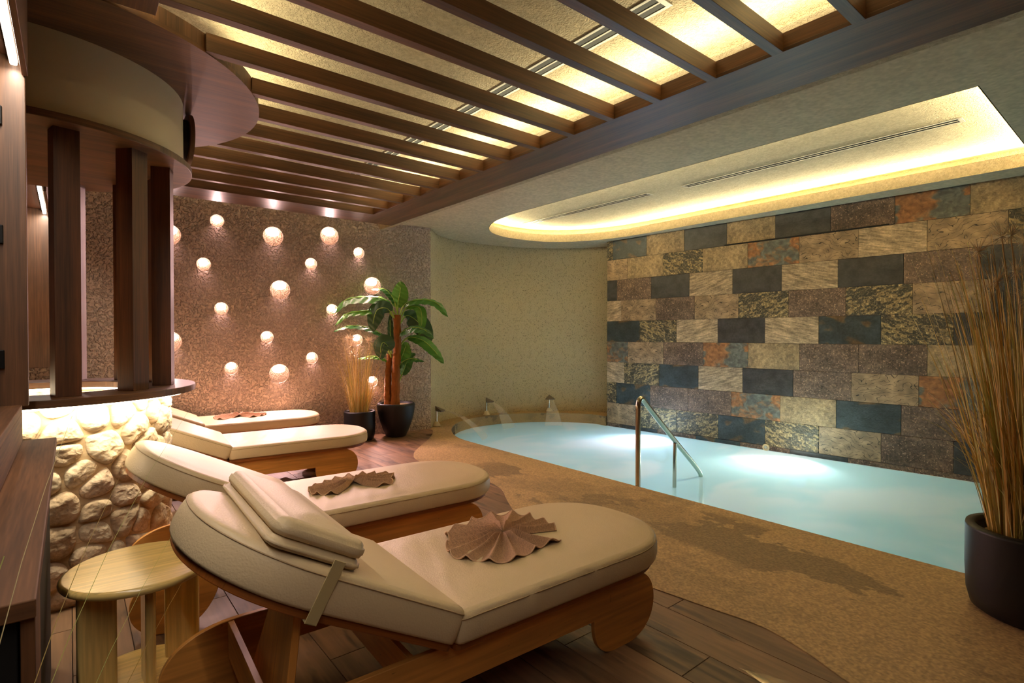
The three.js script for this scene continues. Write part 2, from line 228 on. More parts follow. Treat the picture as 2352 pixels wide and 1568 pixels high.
// back wall with round niches
const NX = [-0.95, 3.89], NL = Math.hypot(NX[1] - NX[0], wallZ(NX[1]) - wallZ(NX[0])), NA = Math.atan2(wallZ(NX[1]) - wallZ(NX[0]), NX[1] - NX[0]);
const niches = [[1.297, 2.591, 0], [1.879, 2.476, 1], [2.528, 2.545, 1], [2.895, 2.363, 0], [2.307, 2.18, 0], [1.163, 2.095, 0], [1.953, 1.844, 1], [1.334, 1.604, 0], [2.557, 1.622, 0], [3.071, 1.948, 1], [1.807, 1.28, 0], [2.869, 1.244, 0], [2.313, 1.022, 0], [1.431, 0.924, 0], [1.939, 0.844, 1], [3.068, 0.697, 0], [0.84, 2.39, 1], [0.84, 1.23, 1]];
{
  const s = new THREE.Shape([[0, -0.12], [NL, -0.12], [NL, 3.1], [0, 3.1]].map((p) => new THREE.Vector2(...p)));
  for (const [x, y, b] of niches) { const h = new THREE.Path(); h.absarc((x - NX[0]) / Math.cos(NA), y, b ? 0.113 : 0.072, 0, Math.PI * 2, true); s.holes.push(h); }
  const g = new THREE.ExtrudeGeometry(s, { depth: 0.03, bevelEnabled: false, curveSegments: 28 });
  g.translate(0, 0, -0.03); g.rotateY(-NA); g.translate(NX[0], 0, wallZ(NX[0]));
  struct('wall_back', g, M.stucco, 'rough tan stucco wall pierced by glowing round niches', 'wall');
  const b = new THREE.BoxGeometry(NL, 3.3, 0.06); b.translate(NL / 2, 1.5, -0.36); b.rotateY(-NA); b.translate(NX[0], 0, wallZ(NX[0]));
  struct('wall_back_core', b, M.stucco, 'solid core behind the stucco wall', 'wall');
}
// right wall: slate tiles on a backing
const SA = Math.atan2(slX(-0.9) - slX(-5.73), 4.83);    // turn from the z axis
function onSlate(g) { g.rotateY(SA); g.translate(6.64, 0, -5.73); return g; } // local: z along the wall towards the camera, x away from the pool
const slateWall = struct('wall_right', onSlate(new THREE.BoxGeometry(0.3, 4.088, 8.6).translate(0.165, 0.744, 4.3)), M.grout, 'tall pool wall clad in large slate tiles', 'wall');
{
  const rowsDef = [[0.11, 'KGTDTDPRTKDV'], [0.39, 'VTKTRVBVKDBT'], [0.19, 'DPDBDBDPDVTR'], [0.27, 'BVPVKPKVDBPT'], [0.61, 'GKBDBGKDVPTB'], [0.40, 'RVPRTPPTDKBV'], [0.33, 'BKGBDPVRPDTB'], [0.18, 'KGPPRTGPVBDK'], [0.62, 'VKKGKVPDTBPG'], [0.3, 'PDPGPDPPDPDG']];
  const tops = [2.79, 2.487, 2.166, 1.845, 1.523, 1.202, 0.88, 0.559, 0.237, -0.085], mats = {};
  let sd = 400; for (const k in slateFn) { mats[k] = []; for (let v = 0; v < (k === 'D' || k === 'T' ? 1 : 2); v++) { const t = tex(512, 256, (a, b, c) => { slateFn[k](a, b, sd, c); const g = k === 'D' || k === 'G' ? 1.05 : 1.2; c[0] *= g; c[1] *= g; c[2] *= g; }); sd += 37; mats[k].push(std({ map: t, roughness: k === 'D' || k === 'G' ? 0.42 : 0.6, bumpMap: slateB, bumpScale: k === 'K' || k === 'P' || k === 'T' ? 0.006 : 0.003 })); } }
  let n = 0;
  rowsDef.forEach(([o, kinds], r) => {
    const y1 = tops[r] - 0.0015, y0 = (tops[r + 1] ?? -0.4) + 0.0015; let s0 = 0;
    for (let i = 0; i < kinds.length; i++) {
      const s1 = Math.min(o + i * 0.62, 7.0); if (s1 - s0 < 0.01) continue;
      const w = s1 - s0 - 0.003, h = y1 - y0 - (r === 0 ? 0 : 0), proud = rr(0, 0.004), g = new RoundedBoxGeometry(0.016, h, w, 1, 0.0015), uv = g.attributes.uv, p = g.attributes.position, fl = rnd() < 0.5;
      for (let q = 0; q < p.count; q++) { let u = p.getZ(q) / 0.62 + 0.5, v = p.getY(q) / 0.322 + 0.5; uv.setXY(q, fl ? 1 - u : u, v); }
      g.translate(0.008 - proud, (y0 + y1) / 2, (s0 + s1) / 2);
      const list = mats[kinds[i]]; part(slateWall, n ? `slate_tile_${String(n).padStart(3, '0')}` : 'slate_tile', onSlate(g), list[n % list.length]); n++; s0 = s1;
    }
  });
}
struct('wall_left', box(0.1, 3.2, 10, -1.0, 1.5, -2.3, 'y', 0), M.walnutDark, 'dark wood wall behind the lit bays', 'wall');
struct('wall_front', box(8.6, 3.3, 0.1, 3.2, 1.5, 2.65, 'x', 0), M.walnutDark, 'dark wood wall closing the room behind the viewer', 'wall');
// ceiling above the slats
struct('ceiling', uvm(new THREE.BoxGeometry(4.3, 0.1, 10.2).translate(1.1, CEIL + 0.05, -2.4)), M.ceilStucco, 'rough cream ceiling above the wooden slats', 'ceiling');
struct('ceiling_step', uvm(new THREE.BoxGeometry(0.2, 0.03, 8.8).translate(3.1, CEIL - 0.015, -1.9)), M.ceilStucco, 'shallow step of the ceiling above the light cove', 'ceiling');
struct('trim_1', uvm(new THREE.BoxGeometry(0.06, 0.34, 9.4).translate(3.2, 2.86, -2.0)), M.ceilStucco, 'upright back of the ceiling cove between slats and pool ceiling', 'trim');
// pool ceiling with long recess
const hx0 = 4.22, hx1 = 6.52, hz1 = -0.76;
const holeEdge = (o) => { const a = hx0 - o, b = hx1 + o, c = hz1 + o, mid = (a + b) / 2, hw = (b - a) / 2, pts = [[a, c]]; const zc = -4.95, ez = 1.5 + o;
  for (let i = 0; i <= 36; i++) { const t = Math.PI * i / 36; pts.push([mid - hw * Math.sign(Math.cos(t)) * Math.abs(Math.cos(t)) ** 0.85, zc - ez * Math.sin(t) ** 0.95]); } pts.push([b, c]); return pts; };
const poolCeilOutline = [[3.16, 2.7], [3.16, wallZ(3.16) - 0.05], ...curvePts.map(([x, z]) => [x + 0.02, z - 0.02]), [7.2, -5.4], [7.2, 2.7]];
{
  const g = prism(poolCeilOutline, SOFF, SOFF + 0.025, [holeEdge(0.006)]);
  struct('ceiling_pool', g, M.soffit, 'smooth beige dropped ceiling over the pool', 'ceiling');
  const lip = sheetWall([...holeEdge(0), holeEdge(0)[0]], SOFF - 0.001, SOFF + 0.115), lip2 = sheetWall([...holeEdge(0.02), holeEdge(0.02)[0]].reverse(), SOFF + 0.02, SOFF + 0.115);
  const top = prism(holeEdge(0.02), SOFF + 0.112, SOFF + 0.115, [holeEdge(0)]);
  struct('trim_2', mergeGeometries([lip, lip2, top.toNonIndexed ? top : top].map((q) => { const k = q.index ? q.toNonIndexed() : q; for (const a of Object.keys(k.attributes)) if (!['position', 'normal', 'uv'].includes(a)) k.deleteAttribute(a); return k; })), M.ceilStucco, 'cream upstand around the lit ceiling recess', 'trim');
  struct('trim_3', sheetWall([...holeEdge(0.2), holeEdge(0.2)[0]], SOFF, CEIL + 0.02), M.ceilStucco, 'outer side of the recess light cove', 'trim');
  struct('ceiling_recess', prism(holeEdge(0.24), CEIL, CEIL + 0.04), M.ceilStucco, 'rough cream ceiling inside the lit recess over the pool', 'ceiling');
  // cove light
  const E = holeEdge(0.1), strip = thing('cove_light_strip', 'warm white light strip running around the recess above the pool', 'light');
  part(strip, 'led_tape', tube([...E, E[0]].map(([x, z]) => [x, SOFF + 0.095, z]), 0.008, 160, 6), M.ledWarm);
  const seg = (a, b, n) => { for (let i = 0; i < n; i++) { const p = [lerp(a[0], b[0], (i + 0.5) / n), lerp(a[1], b[1], (i + 0.5) / n)], L = Math.hypot(b[0] - a[0], b[1] - a[1]) / n; const l = new THREE.RectAreaLight(WARM, LV.poolCove, L, 0.03); l.position.set(p[0], SOFF + 0.112, p[1]); l.up.set(b[0] - a[0], 0, b[1] - a[1]).cross(new THREE.Vector3(0, 1, 0)).normalize(); l.lookAt(lerp(p[0], 5.37, 0.8), SOFF + 0.6, lerp(p[1], clamp(p[1], -5, -1.5), 0.8)); scene.add(l); } };
  seg(E[0], E[1], 2); for (let i = 1; i < 37; i += 3) seg(E[i], E[Math.min(i + 3, 37)], 1); seg(E[37], E[38], 2); seg(E[38], E[0], 1);
}
{ // pool basin and water
  const wallsG = sheetWall([...poolHole, poolHole[0]].reverse(), -1.15, -0.14);
  struct('floor_pool', mergeGeometries([wallsG.toNonIndexed(), uvm(prism(poolHole.map(([x, z]) => [x, z]), -1.25, -1.15))].map((q) => { const k = q.index ? q.toNonIndexed() : q; return k; })), M.pool, 'pale turquoise basin of the pool', 'pool');
  const curb = sheetWall([...poolFar].map(([x, z]) => [x - 0.004, z + 0.004]), -0.3, 0.003); struct('trim_4', curb, M.deck, 'sandy curb face between the ledge and the water', 'trim');
  const steel = tube([[3.772, -0.006, 1.1], [3.772, -0.006, -1], [3.772, -0.006, -3], [3.772, -0.006, -5.1]], 0.005, 12, 6); struct('trim_5', steel, M.alu, 'thin pale edge strip along the pool', 'trim');
  const w = prism(poolHole.map(([x, z]) => [x, z]), WATER - 0.001, WATER); const flat = new THREE.ShapeGeometry(new THREE.Shape(poolHole.map(([x, z]) => new THREE.Vector2(x, -z)))); flat.rotateX(-Math.PI / 2); flat.translate(0, WATER, 0); { const p = flat.attributes.position, uv = flat.attributes.uv; for (let i = 0; i < p.count; i++) uv.setXY(i, p.getX(i) / 3.2, p.getZ(i) / 3.2); }
  const m = single('pool_water', flat, M.water, 'still milky turquoise water filling the long pool', 'water'); m.userData.kind = 'stuff';
}

// ------------------------------------------------------------------ slatted walnut ceiling frame
const DC = [-0.15, -3.9], DR = 1.11;
{
  const f = thing('slatted_ceiling_frame', 'dark walnut slatted ceiling frame with border boards above the loungers', 'ceiling frame');
  let n = 0;
  for (let k = -8; k < 14; k++) {
    const z = -0.873 - 0.3552 * k - 0.0275, dz = z - DC[1]; let x0 = z > -2.82 ? 0.3 : z < -5.0 ? -0.94 : DC[0] + Math.sqrt(Math.max(0, DR * DR - dz * dz)) - 0.015;
    if (z < -4.9 && z >= -5.0) x0 = DC[0] + 0.3;
    part(f, n ? `slat_${String(n).padStart(3, '0')}` : 'slat', box(2.722 - x0, 0.09, 0.055, (2.722 + x0) / 2, BEAM + 0.045, z, 'x', 0.002), M.walnut); n++;
  }
  part(f, 'border_board', box(0.452, 0.02, 8.95, 2.946, BEAM + 0.01, -1.83, 'z', 0.002), M.walnut);
  part(f, 'border_board', box(0.02, 0.075, 8.4, 2.731, BEAM + 0.0555, -1.66, 'z', 0.001), M.walnut);
  part(f, 'border_board', box(0.02, 0.1, 8.95, 3.162, BEAM + 0.07, -1.83, 'z', 0.001), M.walnut);
  part(f, 'border_board', box(3.68, 0.02, 0.452, 0.88, BEAM + 0.0101, -6.076, 'x', 0.002), M.walnut);
  part(f, 'border_board', box(3.68, 0.075, 0.02, 0.88, BEAM + 0.0556, -5.861, 'x', 0.001), M.walnut);
  part(f, 'border_board', box(0.4, 0.02, 5.45, 0.1, BEAM + 0.0102, -0.095, 'z', 0.002), M.walnut);
  part(f, 'border_board', box(0.02, 0.075, 5.45, 0.29, BEAM + 0.0557, -0.095, 'z', 0.001), M.walnut);
  part(f, 'ceiling_disc', uvm(prism(ring(DC[0], DC[1], DR), BEAM - 0.004, BEAM + 0.018), 'x'), M.walnut, 'large round walnut board over the column');
  const rim = mergeGeometries([sheetWall([...ring(DC[0], DC[1], DR - 0.004), ring(DC[0], DC[1], DR - 0.004)[0]], BEAM, BEAM + 0.09), sheetWall([...ring(DC[0], DC[1], DR - 0.024), ring(DC[0], DC[1], DR - 0.024)[0]].reverse(), BEAM, BEAM + 0.09)]);
  { const uv = rim.attributes.uv; for (let i = 0; i < uv.count; i++) uv.setXY(i, uv.getY(i), uv.getX(i)); }
  part(f, 'disc_rim', rim, M.walnut);
  // light strips lying on the boards
  const s1 = thing('cove_light_strip', 'warm light strip hidden on the border board beside the pool ceiling', 'light');
  part(s1, 'led_tape', box(0.02, 0.05, 5.1, 2.8, BEAM + 0.048, -3.25, 'z', 0), M.ledWarm);
  for (let i = 0; i < 3; i++) { const z = -5.8 + 5.1 * (i + 0.5) / 3; const l = new THREE.RectAreaLight(WARM, LV.slatCove, 5.1 / 3, 0.03); l.position.set(2.8, BEAM + 0.085, z); l.up.set(1, 0, 0); l.lookAt(2.6, BEAM + 0.64, z); scene.add(l); }
  const s2 = thing('cove_light_strip', 'warm light strip curving on top of the round ceiling board', 'light');
  part(s2, 'led_tape', tube(ring(DC[0], DC[1], 1.0, 40).filter(([x]) => x > -0.6).map(([x, z]) => [x, BEAM + 0.07, z]), 0.007, 90, 6), M.ledWarm);
  for (let i = 0; i < 6; i++) { const a = Math.PI * (i + 0.5) / 6, x = DC[0] + 1.0 * Math.sin(a), z = DC[1] + 1.0 * Math.cos(a); const l = new THREE.RectAreaLight(WARM, LV.discCove, 0.5, 0.03); l.position.set(x, BEAM + 0.088, z); l.up.set(Math.sin(a), 0, Math.cos(a)); l.lookAt(x + Math.sin(a), BEAM + 0.64, z + Math.cos(a)); scene.add(l); }
  const s3 = thing('cove_light_strip', 'warm light strip on the left border board of the slats', 'light');
  part(s3, 'led_tape', box(0.02, 0.05, 2.4, 0.22, BEAM + 0.046, -1.55, 'z', 0), M.ledWarm);
  for (let i = 0; i < 2; i++) { const z = -2.75 + 2.4 * (i + 0.5) / 2; const l = new THREE.RectAreaLight(WARM, LV.discCove, 1.2, 0.03); l.position.set(0.22, BEAM + 0.085, z); l.up.set(1, 0, 0); l.lookAt(1.2, BEAM + 0.64, z); scene.add(l); }
}
function diffuser(name, label, x, y, z0, z1, w) {
  const t = thing(name, label, 'air vent', [x, y, (z0 + z1) / 2]); const L = Math.abs(z1 - z0);
  part(t, 'slot_backing', box(w * 0.96, 0.004, L * 0.99, 0, -0.002, 0, 'z', 0), M.slot);
  for (const s of [-1, 0, 1]) part(t, 'frame_bar', box(w * (s ? 0.13 : 0.09), 0.004, L, s * w * 0.435, -0.005, 0, 'z', 0.001), M.alu);
  for (const s of [-1, 1]) part(t, 'end_cap', box(w, 0.005, 0.03, 0, -0.0055, s * L / 2, 'z', 0.001), M.alu);
  return t;
}
diffuser('linear_air_vent', 'long two-slot metal air vent in the ceiling above the wooden slats', 2.34, CEIL, -5.6, -1.66, 0.14);
diffuser('linear_air_vent', 'shorter slim air vent in the lit recess, nearest the curved wall', 5.4, CEIL, -6.3, -4.0, 0.12);
diffuser('linear_air_vent', 'longer slim air vent in the lit recess over the middle of the pool', 5.45, CEIL, -3.55, -1.08, 0.12);

// ------------------------------------------------------------------ round column: stone base, shelf ring, posts, drum
const CC = [-0.15, -3.92];
{
  const base = thing('stone_column_base', 'round column base of pale fieldstones set in mortar, lit from above', 'column', [CC[0], 0, CC[1]]);
  const R = 0.59; part(base, 'mortar_core', new THREE.CylinderGeometry(R + 0.01, R + 0.012, 0.975, 64, 1, true).translate(0, 0.4875, 0), M.mortar);
  part(base, 'inner_wall', new THREE.CylinderGeometry(0.52, 0.52, 0.4, 48, 1, true).translate(0, 0.77, 0), M.mortar);
  part(base, 'inner_floor', new THREE.CylinderGeometry(0.53, 0.53, 0.02, 48).translate(0, 0.62, 0), M.mortar);
  part(base, 'rim', new THREE.RingGeometry(0.52, R + 0.002, 64).rotateX(-Math.PI / 2).translate(0, 0.974, 0), M.mortar);
  // fieldstones: relaxed Voronoi cells on the unrolled skirt
  const q = rngOf(4242), C = 2 * Math.PI * R, H = 0.97, seeds = []; let guard = 0;
  while (seeds.length < 280 && guard++ < 20000) { const s = { x: q() * C, y: q() * H * 1.02 - 0.01, e: 0.75 + 0.6 * q() }; if (seeds.every((o) => { let dx = Math.abs(o.x - s.x); dx = Math.min(dx, C - dx); return Math.hypot(dx * 0.8, o.y - s.y) > 0.1 * (0.75 + 0.5 * s.e * 0.6); })) seeds.push(s); }
  const bandOK = (x) => { let a = x / R; a = ((a + Math.PI) % (2 * Math.PI)) - Math.PI; return true; };
  let n = 0;
  for (const s of seeds) {
    let poly = [[s.x - 0.3, s.y - 0.3], [s.x + 0.3, s.y - 0.3], [s.x + 0.3, s.y + 0.3], [s.x - 0.3, s.y + 0.3]];
    const clip = (nx, ny, d) => { const out = []; for (let i = 0; i < poly.length; i++) { const a = poly[i], b = poly[(i + 1) % poly.length], da = a[0] * nx + a[1] * ny - d, db = b[0] * nx + b[1] * ny - d; if (da <= 0) out.push(a); if (da * db < 0) { const t = da / (da - db); out.push([lerp(a[0], b[0], t), lerp(a[1], b[1], t)]); } } poly = out; };
    for (const o of seeds) if (o !== s) for (const w of [-C, 0, C]) { const ox = o.x + w, dx = ox - s.x, dy = o.y - s.y, l = Math.hypot(dx, dy); if (l < 0.6) { const f = 0.5; clip(dx / l, dy / l, ((s.x + dx * f) * dx + (s.y + dy * f) * dy) / l); } }
    clip(0, 1, H); clip(0, -1, 0.0); if (poly.length < 3 || !bandOK(s.x)) continue;
    let cx = 0, cy = 0; for (const p of poly) { cx += p[0] / poly.length; cy += p[1] / poly.length; }
    poly = poly.map(([x, y]) => { const l = Math.hypot(x - cx, y - cy), k = Math.max(0.3, (l - 0.006) / l); return [cx + (x - cx) * k, cy + (y - cy) * k]; });
    for (let it = 0; it < 3; it++) { const o = []; for (let i = 0; i < poly.length; i++) { const a = poly[i], b = poly[(i + 1) % poly.length]; o.push([lerp(a[0], b[0], 0.22), lerp(a[1], b[1], 0.22)], [lerp(a[0], b[0], 0.78), lerp(a[1], b[1], 0.78)]); } poly = o; }
    const N = 30, cum = [0]; for (let i = 0; i < poly.length; i++) { const a = poly[i], b = poly[(i + 1) % poly.length]; cum.push(cum[i] + Math.hypot(b[0] - a[0], b[1] - a[1])); }
    const out = []; for (let k = 0; k < N; k++) { const t = cum[poly.length] * k / N; let i = 0; while (cum[i + 1] < t) i++; const a = poly[i], b = poly[(i + 1) % poly.length], f = (t - cum[i]) / (cum[i + 1] - cum[i] || 1); out.push([lerp(a[0], b[0], f), lerp(a[1], b[1], f)]); }
    const P = [], I = [], U = [], hh = 0.028 + 0.02 * q(), tilt = (q() - 0.5) * 0.3, tilt2 = (q() - 0.5) * 0.3, prof = [[1, -0.02], [1.0, 0.35], [0.93, 0.66], [0.8, 0.85], [0.6, 0.97], [0.34, 1.0]], sx = q() * 50;
    const put = (x, y, d) => { const a = x / R, r = R + d; P.push(r * Math.sin(a), y, r * Math.cos(a)); U.push(x + sx, y); };
    for (const [k, d] of prof) for (const p of out) { const x = cx + (p[0] - cx) * k, y = cy + (p[1] - cy) * k, nz = fbm((x + sx) * 22, y * 22, 9999, 9999, 19, 3) - 0.5; put(x, y, d * (hh + tilt * (p[0] - cx) * k + tilt2 * (p[1] - cy) * k + nz * 0.03)); }
    put(cx, cy, hh + 0.006 * (q() - 0.5)); const ci = prof.length * N;
    for (let r = 0; r < prof.length - 1; r++) for (let k = 0; k < N; k++) { const a = r * N + k, b = r * N + (k + 1) % N; I.push(a, b, a + N, b, b + N, a + N); }
    for (let k = 0; k < N; k++) I.push((prof.length - 1) * N + k, (prof.length - 1) * N + (k + 1) % N, ci);
    const g = new THREE.BufferGeometry(); g.setAttribute('position', new THREE.Float32BufferAttribute(P, 3)); g.setAttribute('uv', new THREE.Float32BufferAttribute(U, 2)); g.setIndex(I); g.computeVertexNormals();
    part(base, n ? `fieldstone_${String(n).padStart(3, '0')}` : 'fieldstone', g, M.rocks[Math.floor(q() * 4)]); n++;
  }
  const led = thing('ring_light_strip', 'bright light strip under the round wooden shelf above the fieldstones', 'light', [CC[0], 0, CC[1]]);
  part(led, 'led_tape', new THREE.TorusGeometry(0.7, 0.007, 6, 72).rotateX(Math.PI / 2).translate(0, 0.968, 0), M.ledRing);
  for (let i = 0; i < 12; i++) { const a = (i + 0.5) * Math.PI / 6, x = CC[0] + 0.7 * Math.sin(a), z = CC[1] + 0.7 * Math.cos(a); const l = new THREE.RectAreaLight(WARMW, LV.ring, 0.34, 0.02); l.position.set(x, 0.957, z); l.up.set(Math.sin(a), 0, Math.cos(a)); l.lookAt(x - 0.3 * Math.sin(a), 0.957 - 0.5, z - 0.3 * Math.cos(a)); scene.add(l); }
  const led2 = thing('ring_light_strip', 'bright light strip around the inside of the hollow stone base', 'light', [CC[0], 0, CC[1]]);
  part(led2, 'led_tape', new THREE.TorusGeometry(0.505, 0.006, 6, 72).rotateX(Math.PI / 2).translate(0, 0.965, 0), M.ledRing);
  for (let i = 0; i < 8; i++) { const a = (i + 0.5) * Math.PI / 4, x = CC[0] + 0.49 * Math.sin(a), z = CC[1] + 0.49 * Math.cos(a); const l = new THREE.RectAreaLight(WARMW, LV.inner, 0.38, 0.02); l.position.set(x, 0.955, z); l.up.set(Math.sin(a), 0, Math.cos(a)); l.lookAt(CC[0] + 0.3 * Math.sin(a), 0.3, CC[1] + 0.3 * Math.cos(a)); scene.add(l); }
  const col = thing('column_screen', 'round walnut screen of upright posts between a shelf ring and a beige drum', 'column screen', [CC[0], 0, CC[1]]);
  part(col, 'shelf_ring', uvm(prism(ring(0, 0, 0.755), 0.975, 1.012, [ring(0, 0, 0.455).reverse()], 0.003), 'x'), M.walnut);
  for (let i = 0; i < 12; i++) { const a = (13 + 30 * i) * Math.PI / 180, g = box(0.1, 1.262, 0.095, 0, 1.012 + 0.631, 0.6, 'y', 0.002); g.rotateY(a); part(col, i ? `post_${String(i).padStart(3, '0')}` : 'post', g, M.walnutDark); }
  part(col, 'lower_disc', uvm(prism(ring(0, 0, 0.745), 2.268, 2.303, [], 0.003), 'x'), M.walnut);
  part(col, 'drum', new THREE.CylinderGeometry(0.7, 0.7, 0.386, 128, 1, true).translate(0, 2.493, 0), M.drum, 'smooth beige drum');
  const pl = thing('wall_speaker', 'flat oval wooden speaker fixed to the side of the beige drum', 'speaker', [CC[0] + 0.705 * Math.sin(1.62), 2.53, CC[1] + 0.705 * Math.cos(1.62)], 1.6);
  part(pl, 'speaker_body', new THREE.CylinderGeometry(0.12, 0.12, 0.03, 40).rotateX(Math.PI / 2).translate(0, 0, 0.006), M.black); part(pl, 'front_plate', new THREE.CylinderGeometry(0.155, 0.155, 0.024, 48).rotateX(Math.PI / 2).translate(0, 0, 0.034), M.walnut);
  const rod = thing('hanging_rod', 'thin dark metal bar hanging from a round plate between the column posts', 'rod', [-0.005, 0, -3.735]);
  part(rod, 'ceiling_plate', new THREE.CylinderGeometry(0.05, 0.05, 0.02, 32).translate(0, 2.256, 0), M.black); part(rod, 'bar', box(0.02, 1.18, 0.012, 0.035, 1.66, 0, 'y', 0.002), M.hinge);
}

// ------------------------------------------------------------------ left bays: end panels, fascia, counter, cool light
{
  const bay = (z, za, lab) => {
    const p = thing('bay_end_panel', `upright walnut end panel ${lab}`, 'panel', [0, 0, z]);
    part(p, 'board', box(0.84, 1.66, 0.04, -0.544, 1.86, 0, 'y', 0.003), M.walnut);
    if (z > -4) for (const y of [2.119, 1.677, 1.21]) part(p, 'hinge', box(0.022, 0.07, 0.02, -0.2, y, 0.026, 'y', 0.003), M.hinge);
    const f = thing('bay_fascia', `walnut fascia board with a light ${lab}`, 'fascia', [0, 0, 0]);
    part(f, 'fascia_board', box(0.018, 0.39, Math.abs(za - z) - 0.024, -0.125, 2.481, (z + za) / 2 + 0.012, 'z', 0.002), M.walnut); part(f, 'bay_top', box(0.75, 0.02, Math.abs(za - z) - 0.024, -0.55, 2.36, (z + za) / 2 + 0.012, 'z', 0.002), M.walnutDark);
    const l = thing('linear_lamp', `bright white linear lamp under the fascia ${lab}`, 'lamp', [0, 0, 0]);
    part(l, 'lamp_body', box(0.03, 0.025, Math.abs(za - z) - 0.06, -0.155, 2.337, (z + za) / 2, 'z', 0.003), M.alu); part(l, 'lamp_tube', box(0.022, 0.016, Math.abs(za - z) - 0.08, -0.155, 2.317, (z + za) / 2, 'z', 0.006), M.ledCool);
    const r = new THREE.RectAreaLight(COOL, z > -4 ? LV.bay : LV.bayFar, 0.02, Math.abs(za - z) - 0.1); r.position.set(-0.155, 2.306, (z + za) / 2); r.up.set(0, 0, 1); r.lookAt(-0.155, 0, (z + za) / 2); scene.add(r);
  };
  bay(-2.8, 0.9, 'nearest the viewer at the left edge'); bay(-6.0, -4.9, 'seen between the posts of the round column');
  const c = thing('stepped_counter', 'walnut counter with a lower ledge along the left edge', 'counter', [0, 0, 0]);
  part(c, 'counter_top', box(0.8, 0.03, 1.7, -0.542, 1.02, -1.93, 'z', 0.003), M.walnutMatt); part(c, 'riser', box(0.02, 0.115, 1.7, -0.152, 0.948, -1.93, 'z', 0.002), M.walnutMatt);
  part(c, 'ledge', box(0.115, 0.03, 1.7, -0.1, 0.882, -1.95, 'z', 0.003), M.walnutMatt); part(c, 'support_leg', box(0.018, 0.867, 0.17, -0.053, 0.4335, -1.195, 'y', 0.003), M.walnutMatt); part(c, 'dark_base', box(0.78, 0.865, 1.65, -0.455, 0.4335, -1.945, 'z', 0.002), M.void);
}

// ------------------------------------------------------------------ niche lights in the stucco wall
niches.forEach(([x, y, big], i) => {
  const r = big ? 0.113 : 0.072, z = wallZ(x), where = ['small, topmost at the left, close under the wooden border', 'high, large, left of the centre', 'high, large, under the wooden border', 'upper right, small, above the banana plant', 'small, above the middle right', 'small, second height at the far left', 'large, in the middle of the wall', 'small, at eye height on the left', 'small, just left of the banana leaves', 'large, behind the top banana leaf', 'small, centre, at seated eye height', 'small, behind the tips of the straw grass', 'small, lower right of centre', 'small, low on the left above the towel', 'large, low in the middle', 'small and low between the two pots', 'large, half hidden by the last column post, upper', 'large, half hidden by the last column post, lower'][i];
  const t = thing('niche_light', `round recessed wall light, ${where}`, 'wall light', [x, y, z], -NA, 'round lights in the stucco wall');
  const pr = []; for (let k = 0; k <= 10; k++) { const a = Math.PI / 2 * k / 10; pr.push(new THREE.Vector2(Math.max(0.0005, r * 1.02 * Math.sin(a)), -0.028 - r * 0.9 * Math.cos(a))); }
  const g = new THREE.LatheGeometry(pr, 36).rotateX(Math.PI / 2); { const uv = g.attributes.uv, p = g.attributes.position; for (let k = 0; k < p.count; k++) uv.setXY(k, p.getX(k) + i, p.getY(k) - p.getZ(k)); }
  part(t, 'bowl', g, M.nicheBowl ??= std({ color: 0xd9b79a, roughness: 0.95, bumpMap: rep(stuccoB, 1.8, 1.8), bumpScale: 0.03, side: THREE.DoubleSide }));
  part(t, 'lamp', new THREE.SphereGeometry(1, 24, 14).scale(r * 0.66, r * (big ? 0.42 : 0.55), r * 0.2).translate(0, r * (big ? 0.45 : 0.3), -0.05), M.ledPink);
  const n = [Math.sin(-NA), Math.cos(-NA)]; spotLight(PINK, big ? LV.nicheBig : LV.niche, [x + n[0] * 0.004, y + r * 0.2, z + n[1] * 0.004], [x + n[0], y - 0.95, z + n[1]], 1.2, 1, 1);
});

